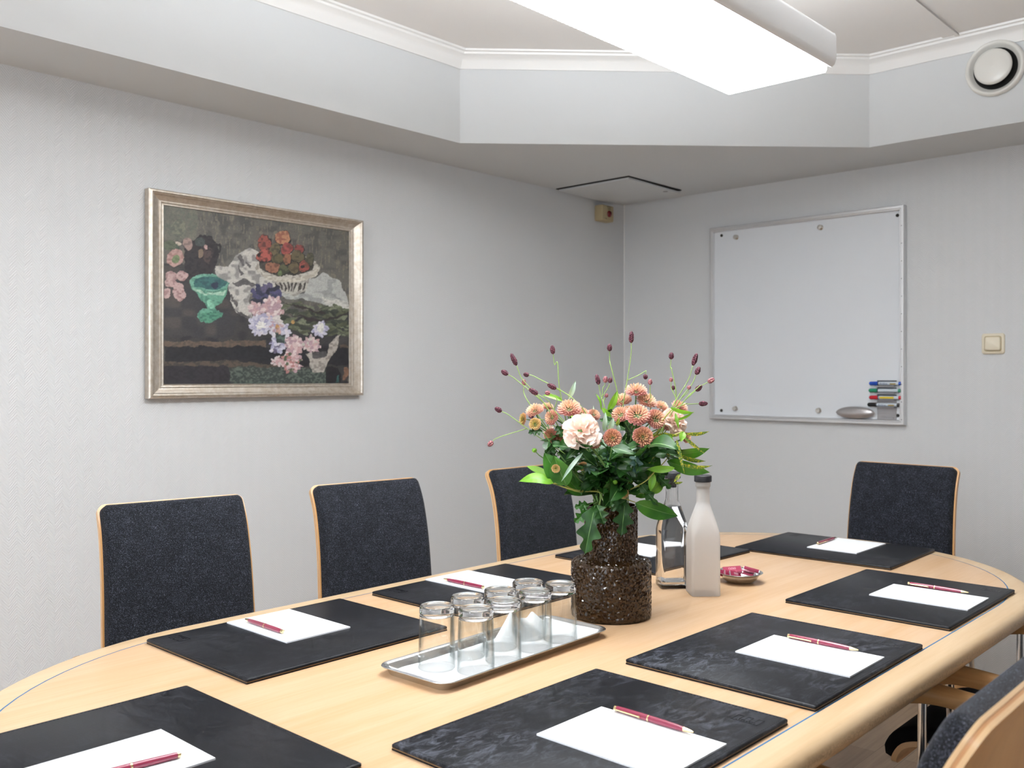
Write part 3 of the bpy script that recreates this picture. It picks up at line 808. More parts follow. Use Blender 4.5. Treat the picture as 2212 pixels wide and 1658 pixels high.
def desk_pad(cx, cy, rot, label, worn=False, flip=False):
    """pad .447 x .347; local +x long side; logo near local (+x, +y) corner"""
    W, D = .446, .347
    o = thing('desk_pad', label, 'desk pad', (cx, cy, TZ), rot, 'black leather desk pads around the table')
    lm = M['leather_worn'] if worn else M['leather']
    a = rounded_rect(W, D, .004, 3); b = rounded_rect(W-.004, D-.004, .003, 3)
    vs, fs = loft([[(x, y, .0035) for x, y in b], [(x, y, .0045) for x, y in a], [(x, y, PT-.0015) for x, y in a], [(x, y, PT) for x, y in b]])
    link('leather_cover', mesh('leather_cover', vs, fs, lm, angle=55), o)
    box('core_board', (-W/2+.0015, -D/2+.0015, .0022), (W/2-.0015, D/2-.0015, .0036), M['board_core'], o)
    bs = box('leather_base', (-W/2+.001, -D/2+.001, 0), (W/2-.001, D/2-.001, .0023), M['leather'], o)
    # stitches, a few mm in from the edge
    bm = bmesh.new(); sx_, sy_ = W/2-.006, D/2-.006; st = .0055
    def run(p, q, horizontal):
        L = abs(q-p); n = int(L/st)
        for k in range(n):
            c = p+(k+.5)*st
            yield c
    for s in (-1, 1):
        for c in run(-sx_, sx_, True): add_box(bm, (c-.0016, s*sy_-.0004, PT-.0002), (c+.0016, s*sy_+.0004, PT+.00025))
        for c in run(-sy_, sy_, False): add_box(bm, (s*sx_-.0004, c-.0016, PT-.0002), (s*sx_+.0004, c+.0016, PT+.00025))
    sto = link('stitching', bm_mesh('stitching', bm, M['stitch']), o)
    lg = link('embossed_logo', glyph_mesh('embossed_logo', .040, .022, .0009, M['emboss'], .00025), o, (.167, -.113, PT), (0,0,R(-90)))
    return o
PADS = [ # cx, cy, rot, label, worn
    (1.034, .798, 0, 'scuffed black leather desk pad nearest the photographer on the right side', True),
    (1.554, .792, 0, 'black leather desk pad in the middle of the right side', True),
    (2.156, .796, 0, 'black leather desk pad third along the right side, by the curved end', False),
    (1.048, 1.522, math.pi/2+math.pi/2, 'black leather desk pad in front of the nearest left chair', False),
    (1.582, 1.522, math.pi/2+math.pi/2, 'black leather desk pad in front of the second left chair', False),
    (2.205, 1.500, math.pi-.03, 'black leather desk pad behind the vase and bottles', False),
    (2.612, 1.158, math.pi/2+.02, 'black leather desk pad at the far end of the table', False),
    (.573, 1.172, -math.pi/2, 'black leather desk pad at the near end of the table', False)]
first = None
for i, (cx, cy, rz, lab, worn) in enumerate(PADS):
    if first is None: first = desk_pad(cx, cy, rz, lab, worn); plain = None
    elif worn:
        o = copy_tree(first); o.location = (cx, cy, TZ); o.rotation_euler = (0,0,rz); o['label'] = lab
    elif plain is None: plain = desk_pad(cx, cy, rz, lab, False)
    else:
        o = copy_tree(plain); o.location = (cx, cy, TZ); o.rotation_euler = (0,0,rz); o['label'] = lab
NT_ = .0026
M['paper_ruled'] = mat('ruled_white_paper', s2l((244,245,248)), .6)
t = NT(M['paper_ruled']); tc = t.n('ShaderNodeTexCoord'); sp = t.n('ShaderNodeSeparateXYZ'); t.l(tc.outputs['Object'], sp.inputs[0])
md = t.math('PINGPONG', sp.outputs[0], .0042)
ln = t.math('LESS_THAN', md, .00022)
rg = t.math('LESS_THAN', sp.outputs[0], .066)
t.l(t.mix(t.math('MULTIPLY', ln, rg), s2l((244,245,248)), s2l((222,224,230))), t.b.inputs['Base Color'])
def notepad(cx, cy, rot, label):
    """A5, local +x = head of the sheet"""
    o = thing('notepad', label, 'notepad', (cx, cy, TZ+PT+.0001), rot, 'white notepads on the desk pads')
    box('sheets', (-.104,-.0725,0), (.104,.0725,NT_), M['paper_ruled'], o)
    link('printed_logo', glyph_mesh('printed_logo', .014, .008, .0005, M['print'], .00012, False), o, (.086, -.008, NT_), (0,0,R(-90)))
    box('printed_line', (-.094,-.012,NT_), (-.092,.004,NT_+.0001), M['print'], o)
    return o
def pen(x0, y0, x1, y1, z, label, top=True):
    """(x0, y0) = push end, (x1, y1) = writing tip"""
    L = .136; d = Vector((x1-x0, y1-y0, 0)); a = math.atan2(d.y, d.x)
    o = thing('ballpoint_pen', label, 'pen', ((x0+x1)/2, (y0+y1)/2, z+.0046), a, 'burgundy ballpoint pens on the notepads')
    rx = (0, R(90), 0); h = L/2
    lathe('barrel', [(.0034,-h+.004),(.0041,-h+.008),(.0044,-h+.03),(.0046,-.006),(.0046,.0),(.0045,.02),(.0040,h-.028),(.0034,h-.016)], M['pen_red'], o, n=20, rot=rx, angle=60)
    lathe('centre_ring', [(.0048,-.0075),(.0049,-.0065),(.0048,-.0050)], M['brass'], o, n=20, rot=rx, cb=True)
    lathe('tip', [(.0034,h-.016),(.0030,h-.012),(.0015,h-.002),(.0008,h)], M['brass'], o, n=20, rot=rx, angle=70)
    lathe('end_cap', [(.002,-h),(.0034,-h+.001),(.0036,-h+.005)], M['brass'], o, n=20, rot=rx)
    bm = bmesh.new(); add_box(bm, (-h+.006, -.0062, -.0012), (-.018, -.0050, .0012), .0004, 1); add_box(bm, (-h+.003, -.0062, -.0010), (-h+.008, -.003, .0010))
    add_box(bm, (-.021, -.0062, -.0014), (-.018, -.0044, .0014))
    link('clip', bm_mesh('clip', bm, M['brass']), o)
    return o
NP = [ (1.036, .7425, math.pi/2, 'white notepad on the scuffed desk pad nearest the photographer'),
       (1.567, .740, math.pi/2, 'white notepad on the middle right desk pad'),
       (2.164, .742, math.pi/2, 'white notepad on the third desk pad along the right side'),
       (1.059, 1.581, -math.pi/2, 'white notepad on the desk pad before the nearest left chair'),
       (1.594, 1.590, -math.pi/2, 'white notepad on the desk pad before the second left chair'),
       (2.208, 1.560, -math.pi/2-.03, 'white notepad half hidden behind the vase'),
       (2.662, 1.142, 0+math.pi, 'white notepad on the desk pad at the far end'),
       (.520, 1.166, 0, 'ruled white notepad at the near end of the table')]
for i, (x, y, a, lab) in enumerate(NP):
    if i == 0: np0 = notepad(x, y, a, lab)
    else:
        o = copy_tree(np0); o.location = (x, y, TZ+PT+.0001); o.rotation_euler = (0,0,a); o['label'] = lab
PZ = TZ+PT+NT_
PN = [ ((1.107,.822),(1.103,.686),'burgundy pen on the notepad nearest the photographer, right side'),
       ((1.637,.815),(1.634,.680),'burgundy pen on the middle right notepad'),
       ((2.244,.816),(2.239,.681),'burgundy pen on the third notepad along the right side'),
       ((1.012,1.528),(1.014,1.664),'burgundy pen on the notepad before the nearest left chair'),
       ((1.540,1.514),(1.540,1.649),'burgundy pen on the notepad before the second left chair'),
       ((2.607,1.206),(2.742,1.210),'burgundy pen on the notepad at the far end of the table'),
       ((.592,1.126),(.462,1.146),'burgundy pen on the ruled notepad at the near end')]
for i, (a, b, lab) in enumerate(PN):
    if i == 0: pn0 = pen(*a, *b, PZ, lab)
    else:
        o = copy_tree(pn0); o.location = ((a[0]+b[0])/2, (a[1]+b[1])/2, PZ+.0046)
        o.rotation_euler = (0, 0, math.atan2(b[1]-a[1], b[0]-a[0])); o['label'] = lab

# ================================================================== CHAIRS
def chair_profile_back():
    # (y, z) of the ply's rear face, bottom to top; front of the chair is +y
    P = catmull([(0,-.170,.50),(0,-.182,.56),(0,-.192,.66),(0,-.202,.76),(0,-.214,.83),(0,-.231,.89),(0,-.260,.945)], 6)
    return [(p.y, p.z) for p in P]
def seat_profile():
    P = catmull([(0,-.215,.485),(0,-.15,.455),(0,-.05,.440),(0,.06,.445),(0,.14,.460),(0,.192,.462),(0,.226,.450),(0,.242,.425),(0,.245,.410)], 5)
    return [(p.y, p.z) for p in P]
def slab(name, prof, hwf, t0, t1, mats, side=1, rc=.022, puff=0.0, inset=0.0, bow=0.0, ncol=24, rowfine=True):
    """sheet following a profile; offsets t0..t1 along the profile normal; rounded plan corners"""
    # resample by arc length
    P = [Vector((0, y, z)) for y, z in prof]
    L = [0]
    for a, b in zip(P[:-1], P[1:]): L.append(L[-1]+(b-a).length)
    tot = L[-1]
    def pt_at(s):
        s = min(max(s, 0), tot)
        for i in range(len(L)-1):
            if L[i+1] >= s:
                f = (s-L[i])/max(L[i+1]-L[i], 1e-9); return P[i].lerp(P[i+1], f)
        return P[-1]
    ss = [inset]
    lo, hi = inset, tot-inset
    k = 8
    for i in range(1, k+1): ss.append(lo + rc*(1-math.cos(math.pi/2*i/k)))
    n = 56
    for i in range(1, n): ss.append(lo+rc + (hi-lo-2*rc)*i/n)
    for i in range(0, k+1): ss.append(hi - rc*(1-math.cos(math.pi/2*(k-i)/k)))
    A, B = [], []
    for s in ss:
        p = pt_at(s); tg = (pt_at(s+.004)-pt_at(s-.004)).normalized(); nm = Vector((0, tg.z, -tg.y))*side
        d = min(s-lo, hi-s)
        hw = hwf(s/tot)-inset
        if d < rc: hw = hw - rc + math.sqrt(max(rc*rc-(rc-d)**2, 0))
        ra, rb = [], []
        for j in range(ncol+1):
            q = -math.cos(math.pi*j/ncol); q = .55*q + .45*(2*j/ncol-1)
            x = q*hw
            e = min(hw-abs(x), d)
            th = t1
            if puff: th = t0+(t1-t0)*math.sqrt(min(max(e, 0)/puff, 1)*(2-min(max(e, 0)/puff, 1)))
            bo = bow*(x/.18)**2
            ra.append(p + nm*(t0+bo) + Vector((x, 0, 0))); rb.append(p + nm*(th+bo) + Vector((x, 0, 0)))
        A.append(ra); B.append(rb)
    m = len(ss); w = ncol+1; vs = [v for r in A for v in r] + [v for r in B for v in r]; o = m*w
    fs, ix = [], []
    for i in range(m-1):
        for j in range(w-1):
            fs.append((i*w+j, i*w+j+1, (i+1)*w+j+1, (i+1)*w+j)); ix.append(0)
            fs.append((o+i*w+j, o+(i+1)*w+j, o+(i+1)*w+j+1, o+i*w+j+1)); ix.append(0)
        fs.append((i*w, (i+1)*w, o+(i+1)*w, o+i*w)); ix.append(1)
        fs.append((i*w+w-1, o+i*w+w-1, o+(i+1)*w+w-1, (i+1)*w+w-1)); ix.append(1)
    for j in range(w-1):
        fs.append((j, o+j, o+j+1, j+1)); ix.append(1)
        q = (m-1)*w; fs.append((q+j, q+j+1, o+q+j+1, o+q+j)); ix.append(1)
    me = mesh(name, vs, fs, mats=mats, idx=ix)
    bm = bmesh.new(); bm.from_mesh(me); bmesh.ops.recalc_face_normals(bm, faces=bm.faces); bm.to_mesh(me); bm.free()
    me.polygons.foreach_set('use_smooth', [True]*len(me.polygons)); me.set_sharp_from_angle(angle=R(50))
    return me
# ply edge shows its layers: three strips
def plyedge():
    m = mat('layered_ply_edge', s2l((216,182,140)), .28); t = NT(m)
    return m
M['plyedge'] = plyedge()
def make_chair(label):
    o = thing('armchair', label, 'chair', (0,0,0), 0, 'charcoal wool armchairs around the table')
    bp = chair_profile_back(); sp_ = seat_profile()
    hb = lambda s: .178-.008*s
    # back: three veneers seen as layers at the rim, then the cushion
    ob = link('back_shell', slab('back_shell', bp, hb, 0, .0045, [M['beech_back'], M['plyedge']], 1, .020), o)
    mid = link('back_shell_core', slab('back_shell_core', bp, hb, .0044, .0082, [M['beech'], M['plycore']], 1, .020, inset=.0004), o) if 'plycore' in M else None
    link('back_shell_front', slab('back_shell_front', bp, hb, .0081, .0122, [M['beech_back'], M['plyedge']], 1, .020), o)
    link('back_cushion', slab('back_cushion', bp, hb, .0122, .033, [M['fabric'], M['fabric']], 1, .020, puff=.014, inset=.0045, ncol=40), o)
    hs = lambda s: .186+.006*s
    link('seat_shell', slab('seat_shell', sp_, hs, -.0, .011, [M['beech_back'], M['plyedge']], -1, .022), o)
    link('seat_cushion', slab('seat_cushion', sp_, hs, .011, .038, [M['fabric_dark'], M['fabric_dark']], -1, .03, puff=.02, inset=.003, ncol=30), o)
    for s in (-1, 1):
        x = s*.250
        pts = catmull([(s*.186,-.205,.600),(s*.206,-.185,.616),(s*.238,-.12,.634),(x,0,.643),(x,.10,.648),(x,.165,.640),(x*1.0,.195,.628)], 5)
        n = len(pts); rad = []
        for i in range(n):
            f = i/(n-1); rad.append(.0185 if f > .1 else .014+.045*f)
        vs, fs = [], []
        for i, p in enumerate(pts):
            f = i/(n-1); d = (pts[min(i+1, n-1)]-pts[max(i-1, 0)]).normalized()
            sx_ = Vector((0,0,1)).cross(d).normalized(); up = d.cross(sx_)
            wv = .0195 + .004*math.exp(-((f-.8)/.15)**2); hv = .0180 + .006*math.exp(-((f-.80)/.12)**2)
            if f < .05 or f > .97: wv *= .8; hv *= .8
            for k in range(18):
                a = 2*math.pi*k/18; ca, sa = math.cos(a), math.sin(a)
                q = .8
                vs.append(p + sx_*(wv*math.copysign(abs(ca)**q, ca)) + up*(hv*math.copysign(abs(sa)**q, sa)))
        fs = [(i*18+k, i*18+(k+1) % 18, (i+1)*18+(k+1) % 18, (i+1)*18+k) for i in range(n-1) for k in range(18)]
        fs += [tuple(reversed(range(18))), tuple(range((n-1)*18, n*18))]
        link('armrest', mesh('armrest', vs, fs, M['beech_arm'], smooth=True), o)
        tube('leg', [(s*.205,.100,0),(s*.238,.112,.45),(s*.250,.115,.640)], .0085, M['chrome'], o, n=14)
        tube('leg', [(s*.230,-.235,0),(s*.222,-.185,.42),(s*.216,-.165,.618)], .0085, M['chrome'], o, n=14)
    tube('cross_rail', [(-.235,.10,.418),(.235,.10,.418)], .008, M['chrome'], o, n=12)
    tube('cross_rail', [(-.222,-.185,.425),(.222,-.185,.425)], .008, M['chrome'], o, n=12)
    return o
M['plycore'] = mat('darker_ply_layer', s2l((188,140,98)), .32)
CH = [ (1.000, .498, 0, 'charcoal armchair with beech back seen from behind at lower right'),
       (1.570, .520, 0, 'charcoal armchair tucked under the middle of the right side'),
       (2.220, .520, 0, 'charcoal armchair tucked under the right side near the far end'),
       (1.046, 1.850, math.pi-.157, 'charcoal wool armchair below the painting, nearest on the left'),
       (1.602, 1.820, math.pi-.13, 'charcoal wool armchair second along the painting wall'),
       (2.247, 1.788, math.pi-.04, 'charcoal wool armchair behind the bouquet by the painting wall'),
       (2.935, 1.170, math.pi/2-.03, 'charcoal wool armchair at the far end under the whiteboard')]
for i, (x, y, a, lab) in enumerate(CH):
    if i == 0: ch0 = make_chair(lab); ch0.location = (x, y, 0); ch0.rotation_euler = (0,0,a)
    else:
        o = copy_tree(ch0); o.location = (x, y, 0); o.rotation_euler = (0,0,a); o['label'] = lab

# ================================================================== TRAY, NAPKIN, GLASSES
TR = R(1.6); TC = (1.229, 1.165)
tr = thing('serving_tray', 'oblong stainless steel tray under eight upturned glasses', 'tray', (*TC, TZ), TR)
TW, TD = .452, .166
def rr3(w, h, r, z): return [(x, y, z) for x, y in rounded_rect(w, h, r, 8)]
rg_ = [rr3(TW-.030, TD-.030, .014, .0015), rr3(TW-.026, TD-.026, .016, .0015), rr3(TW-.016, TD-.016, .020, .012), rr3(TW-.012, TD-.012, .022, .0145), rr3(TW-.001, TD-.001, .028, .0160), rr3(TW, TD, .028, .0152),
       rr3(TW-.001, TD-.001, .028, .0142), rr3(TW-.013, TD-.013, .022, .0128), rr3(TW-.018, TD-.018, .020, .010), rr3(TW-.028, TD-.028, .016, .0), rr3(TW-.032, TD-.032, .014, .0)]
vs, fs = loft(rg_, True, True)
link('pressed_tray', mesh('pressed_tray', vs, fs, M['steel'], angle=60), tr)
# napkin: sagging cloth with a raised fold at the far end
nk = thing('napkin', 'folded white cloth napkin lining the steel tray', 'napkin', (*TC, TZ), TR)
NW, ND = .418, .128; nx, ny = 90, 34
vs, fs = [], []
for j in range(ny+1):
    for i in range(nx+1):
        u = i/nx; v_ = j/ny
        x = (u-.5)*NW*(1+.0*v_) ; y = (v_-.5)*ND
        z = .0032 + .0012*(mnoise.noise(Vector((x*22, y*22, 3)))+.4)
        e = min(u, 1-u)*NW
        if u > .97 or u < .03: z += (.03-min(u, 1-u))/.03*.010
        # peak of folded cloth behind the last two glasses
        d = abs(u-.74)/.11; q = max(0, (.98-v_))/.34
        if d < 1 and q < 1: z += .046*(1-d)*(1-q)
        d2 = abs(u-.885)/.10
        if d2 < 1 and q < 1: z += .034*(1-d2)*(1-q)
        vs.append((x+.004*mnoise.noise(Vector((0, y*30, 1))), y+.003*mnoise.noise(Vector((x*14, 0, 5))), max(z, .0024)))
for j in range(ny):
    for i in range(nx): fs.append((j*(nx+1)+i, j*(nx+1)+i+1, (j+1)*(nx+1)+i+1, (j+1)*(nx+1)+i))
me = mesh('cloth', vs, fs, M['napkin'], smooth=True)
nko = link('cloth', me, nk); md_ = nko.modifiers.new('thick', 'SOLIDIFY'); md_.thickness = .0016; md_.offset = -1
# tumbler standing on its mouth: outer wall up, thick base on top, inner wall down
GH = .106; RM, RT = .0318, .0292
def make_glass(label):
    o = thing('drinking_glass', label, 'glass', (0,0,0), 0, 'upturned glasses on the steel tray')
    outw = [(RM-.0013,0),(RM-.0003,.0002),(RM,.0012),(RM-.0004,.02),(RM-.0016,.06),(RT+.0002,.088)]
    inn = [(RT-.0020,.088),(RM-.0034,.06),(RM-.0020,.02),(RM-.0017,.0012)]
    n = 56
    vs, fs = lathe_data(outw+inn, n, False, False); m = len(outw)+len(inn)
    fs = [f for f in fs if not (min(f) >= (len(outw)-1)*n and max(f) < (len(outw)+1)*n)]
    for k in range(n): fs.append(((m-1)*n+k, (m-1)*n+(k+1) % n, (k+1) % n, k))
    link('glass_wall', mesh('glass_wall', vs, fs, M['thin'], smooth=True), o)
    prof = [(RT-.0020,.088),(RT+.0002,.088),(RT-.0006,.0905),(RT+.0003,.093),(RT+.0003,GH-.004),(RT-.0012,GH-.001),(RT-.004,GH),
            (RT-.007,GH-.0004),(RT-.010,GH-.0018),(.004,GH-.0026),(.0006,GH-.0027)]
    inb = [(.0006,GH-.0125),(.012,GH-.0127),(RT-.0075,GH-.0137),(RT-.0040,GH-.0155)]
    vs, fs = lathe_data(prof+inb, n, False, False); m = len(prof)+len(inb); L0 = len(prof)
    fs = [f for f in fs if not (min(f) >= (L0-1)*n and max(f) < (L0+1)*n)]
    fs.append(tuple(range((L0-1)*n, L0*n))); fs.append(tuple(reversed(range(L0*n, (L0+1)*n))))
    for k in range(n): fs.append(((m-1)*n+k, (m-1)*n+(k+1) % n, (k+1) % n, k))
    me = mesh('glass_base', vs, fs, M['glass'])
    bm = bmesh.new(); bm.from_mesh(me); bmesh.ops.recalc_face_normals(bm, faces=bm.faces); bm.to_mesh(me); bm.free()
    me.polygons.foreach_set('use_smooth', [True]*len(me.polygons)); me.set_sharp_from_angle(angle=R(60))
    link('glass_base', me, o); return o
GL = [(1.088,1.182,'upturned glass at the left end of the tray, back row'),(1.172,1.193,'second upturned glass from the left in the back row'),
      (1.250,1.187,'third upturned glass from the left in the back row'),(1.334,1.194,'upturned glass in the back row nearest the vase'),
      (1.120,1.120,'upturned glass at the left end of the front row'),(1.194,1.126,'second upturned glass from the left in the front row'),
      (1.284,1.132,'third upturned glass from the left in the front row'),(1.362,1.137,'upturned glass in the front row nearest the vase')]
for i, (x, y, lab) in enumerate(GL):
    if i == 0: g0 = make_glass(lab); o = g0
    else: o = copy_tree(g0); o['label'] = lab
    o.location = (x, y, TZ+.0050); o.rotation_euler = (0,0,i*.7)

# ================================================================== BOTTLES
def sq_ring(w, r, z):    # square with rounded corners w = width, r = radius
    return [(x, y, z) for x, y in rounded_rect(w, w, min(r, w/2-1e-4), 6)]
def bottle(name, label, cx, cy, rot, glassm, frosted):
    o = thing(name, label, 'bottle', (cx, cy, TZ), rot, None)
    W = .0665; hs = .146      # shoulder start
    rr = []
    prof = [(W-.004,.006,0),(W,.006,.0015),(W,.007,.02),(W,.008,hs-.012)]
    for (f, z) in ((.0, hs-.012),):
        pass
    for w_, rc_, z in prof: rr.append(sq_ring(w_, rc_, z))
    # shoulder: square blends into the round neck
    for k in range(1, 11):
        f = k/10; w_ = W + (.0305-W)*(f**1.15*(1-.0*f)); w_ = .0305 + (W-.0305)*(1-f**1.55)
        rc_ = .008 + (w_/2-.008)*min(f*1.25, 1)
        rr.append(sq_ring(w_, rc_, hs-.012+.074*f))
    for w_, z in ((.0300,.214),(.0296,.232),(.0292,.240),(.0296,.244),(.0340,.2465),(.0346,.250),(.0346,.2545),(.0330,.257)): rr.append(sq_ring(w_, w_/2, z))
    zt = .257
    inner = []
    gt = .0032
    for w_, z in ((.0240,zt-.0002),(.0236,.244),(.0236,.225),(.0242,.214)): inner.append(sq_ring(w_, w_/2, z))
    for k in range(10, 0, -1):
        f = k/10; w_ = .0305 + (W-.0305)*(1-f**1.55) - 2*gt; rc_ = .006 + (w_/2-.006)*min(f*1.25, 1)
        inner.append(sq_ring(w_, rc_, hs-.012+.072*f))
    inner += [sq_ring(W-2*gt, .006, hs-.012), sq_ring(W-2*gt, .006, .022), sq_ring(W-2*gt-.006, .008, .0155), sq_ring(W-.030, .008, .0145)]
    vs, fs = loft(rr+inner, True, True)
    me = mesh('glass_body', vs, fs, glassm)
    bm = bmesh.new(); bm.from_mesh(me); bmesh.ops.recalc_face_normals(bm, faces=bm.faces); bm.to_mesh(me); bm.free()
    me.polygons.foreach_set('use_smooth', [True]*len(me.polygons)); me.set_sharp_from_angle(angle=R(50))
    link('glass_body', me, o)
    # water filling up to the base of the neck
    g = -.0003
    wr = [sq_ring(W-.030+g, .008, .0146), sq_ring(W-2*gt-.006-g, .008, .0157), sq_ring(W-2*gt-g, .006, .0222), sq_ring(W-2*gt-g, .006, hs-.012)]
    for k in range(1, 9):
        f = k/10; w_ = .0305 + (W-.0305)*(1-f**1.55) - 2*gt - g; rc_ = .006 + (w_/2-.006)*min(f*1.25, 1)
        wr.append(sq_ring(w_, rc_, hs-.012+.072*f))
    vs, fs = loft(wr, True, True); me = mesh('water', vs, fs, M['tint'] if frosted else M['water'])
    bm = bmesh.new(); bm.from_mesh(me); bmesh.ops.recalc_face_normals(bm, faces=bm.faces); bm.to_mesh(me); bm.free()
    me.polygons.foreach_set('use_smooth', [True]*len(me.polygons)); me.set_sharp_from_angle(angle=R(50))
    link('water', me, o)
    lathe('stopper', [(.0095,.236),(.0105,.238),(.0112,.246),(.0100,.247),(.0112,.248),(.0114,.2572),(.0190,.2574),(.0200,.2584),(.0200,.2705),(.0190,.2720),(.0175,.2725)], M['cap'], o, n=40, angle=40)
    return o
bottle('frosted_bottle', 'frosted square water bottle with black stopper in front', 1.889, 1.150, R(45), M['frost'], True)
bottle('clear_bottle', 'clear square water bottle with black stopper behind the bouquet', 1.905, 1.244, R(47), M['glass'], False)

# ================================================================== BOWL WITH SACHETS
BC = (2.057, 1.150)
bl = thing('metal_bowl', 'small shallow metal bowl of burgundy sachets beside the frosted bottle', 'bowl', (*BC, TZ))
lathe('bowl_body', [(.026,0),(.030,.001),(.040,.008),(.046,.017),(.047,.0205),(.0545,.0235),(.0555,.0245),(.0545,.0252),(.0465,.0222),(.0445,.018),(.038,.0095),(.028,.003),(.0005,.0022)], M['steel'], bl, n=64, angle=60)
def sachet(x, y, z, rot, label, w=.038, h=.026, d=.0055):
    o = thing('sachet', label, 'sachet', (x, y, z), 0, 'burgundy sachets in the metal bowl')
    o.rotation_euler = rot
    bm = bmesh.new(); add_box(bm, (-w/2,-h/2,-d/2), (w/2,h/2,d/2), .0012, 2)
    link('wrapper', bm_mesh('wrapper', bm, M['sachet'], angle=50), o)
    box('foil_end', (-w/2-.0012,-h/2+.001,-d/2+.001), (-w/2+.0004,h/2-.001,d/2-.001), M['foil'], o)
    box('foil_end', (w/2-.0004,-h/2+.001,-d/2+.001), (w/2+.0012,h/2-.001,d/2-.001), M['foil'], o)
    link('printed_logo', glyph_mesh('printed_logo', w*.36, h*.28, .0005, M['whiteprint'], .00015, False), o, (-w*.18, -h*.05, d/2))
    return o
vw = TH      # loose heap; each leans its own way
sachet(BC[0]-.003, BC[1]+.018, TZ+.0270, (R(16), R(-6), vw-R(96)), 'large burgundy sachet lying flat at the back of the bowl', .044, .030)
sachet(BC[0]+.018, BC[1]-.006, TZ+.0215, (R(4), R(9), vw-R(112)), 'burgundy sachet with printed logo in the middle of the bowl', .042, .026)
sachet(BC[0]+.016, BC[1]-.024, TZ+.0310, (R(-14), R(12), vw-R(112)), 'burgundy sachet on top at the right of the bowl', .036, .017, .008)
sachet(BC[0]-.014, BC[1]+.003, TZ+.0200, (R(62), R(14), vw-R(58)), 'burgundy sachet standing on edge at the front of the bowl', .036, .016, .004)
sachet(BC[0]-.020, BC[1]+.014, TZ+.0200, (R(66), R(16), vw-R(62)), 'burgundy sachet with silver end, second on edge in the bowl', .034, .016, .004)
sachet(BC[0]-.026, BC[1]+.024, TZ+.0200, (R(66), R(16), vw-R(66)), 'silver edged burgundy sachet partly hidden by the frosted bottle', .034, .016, .004)

# ================================================================== VASE
VC = Vector((1.586, 1.186, TZ)); VR, VU = .0835, .0550; VH1, VH2 = .119, .231
vz = thing('glass_vase', 'smoky brown faceted glass vase in two stepped tiers', 'vase', VC)
def faceted():
    rnd = random.Random(11)
    # profile as arc-length rows; jitter turns the lattice into irregular facets
    rows = [(.030, .0), (.055, .0), (VR-.006, .0), (VR-.0015, .003)]
    n1 = 30
    for k in range(1, n1): rows.append((VR, .003 + (VH1-.014)*k/n1))
    rows += [(VR-.0005, VH1-.009), (VR-.002, VH1-.006), (VR-.005, VH1-.0025), (VR-.009, VH1-.0005), (VR-.0125, VH1+.0005), (VR-.016, VH1+.001), (VR-.020, VH1+.0012), (VU+.005, VH1+.0018), (VU+.001, VH1+.004)]
    n2 = 30
    for k in range(1, n2): rows.append((VU, VH1+.006+(VH2-VH1-.010)*k/n2))
    rows += [(VU-.0005, VH2-.002), (VU-.0025, VH2)]
    m = len(rows); vs, fs = [], []
    nk_ = 132
    for i, (r, z) in enumerate(rows):
        n = nk_
        rim = i < 3 or i > m-3
        for k in range(n):
            a = 2*math.pi*(k+(.5 if i % 2 else 0))/n
            jr = 0 if rim else rnd.uniform(-.0013, .0009); ja = 0 if rim else rnd.uniform(-.45, .45)*2*math.pi/n; jz = 0 if rim else rnd.uniform(-.0014, .0014)
            vs.append(((r+jr)*math.cos(a+ja), (r+jr)*math.sin(a+ja), z+jz))
    for i in range(m-1):
        for k in range(nk_):
            k2 = (k+1) % nk_; a, b, c, d = i*nk_+k, i*nk_+k2, (i+1)*nk_+k2, (i+1)*nk_+k
            if i % 2 == 0: fs += [(a, b, d), (b, c, d)]
            else: fs += [(a, b, c), (a, c, d)]
    # inner wall, smooth, going down
    o = len(vs); inn = [(VU-.005, VH2), (VU-.0055, VH2-.01), (VU-.0055, VH1+.002), (VR-.012, VH1-.006), (VR-.007, VH1-.014), (VR-.007, .012), (VR-.014, .007), (.030, .006)]
    for r, z in inn:
        for k in range(nk_):
            a = 2*math.pi*(k+(.5 if (m-1) % 2 else 0))/nk_; vs.append((r*math.cos(a), r*math.sin(a), z))
    for k in range(nk_): fs.append(((m-1)*nk_+k, (m-1)*nk_+(k+1) % nk_, o+(k+1) % nk_, o+k))
    for i in range(len(inn)-1):
        for k in range(nk_): fs.append((o+i*nk_+k, o+i*nk_+(k+1) % nk_, o+(i+1)*nk_+(k+1) % nk_, o+(i+1)*nk_+k))
    fs.append(tuple(reversed(range(nk_)))); fs.append(tuple(range(o+(len(inn)-1)*nk_, o+len(inn)*nk_)))
    me = mesh('vase_glass', vs, fs, M['vase'])
    bm = bmesh.new(); bm.from_mesh(me); bmesh.ops.recalc_face_normals(bm, faces=bm.faces); bm.to_mesh(me); bm.free()
    return me
link('vase_glass', faceted(), vz)
# ================================================================== BOUQUET
DV = 1.97          # depth of the vase axis from the camera
def q(x, y, d=0.0):
    """layout sketch of the bouquet (its own units: 3.189 per pixel)"""
    return at(1040+x/3.189, 700+y/3.189, DV+d)
MOUTH = VC + Vector((0, 0, .231))
VIEW = Vector((CT, ST, 0)); RGT = Vector((ST, -CT, 0)); UP = Vector((0,0,1))
rb = random.Random(3)
def root_pt(i):
    a = i*2.399; r = .008+.030*math.sqrt(((i*7) % 20)/20)
    top = MOUTH + Vector((r*math.cos(a), r*math.sin(a), .004)); bot = VC + Vector((-r*1.1*math.cos(a)*.8, -r*1.1*math.sin(a)*.8, .03))
    return bot, top
def stem_path(i, tip, bend=.35, n=14, aim=None):
    bot, top = root_pt(i)
    d = (tip-top); L = d.length
    out_ = top + UP*L*bend + (d*.12)
    back = tip - (aim if aim is not None else (d.normalized()*.6+UP*.4).normalized())*L*.3
    return [bot, bot.lerp(top, .5)] + bez(top, out_, back, tip, n)
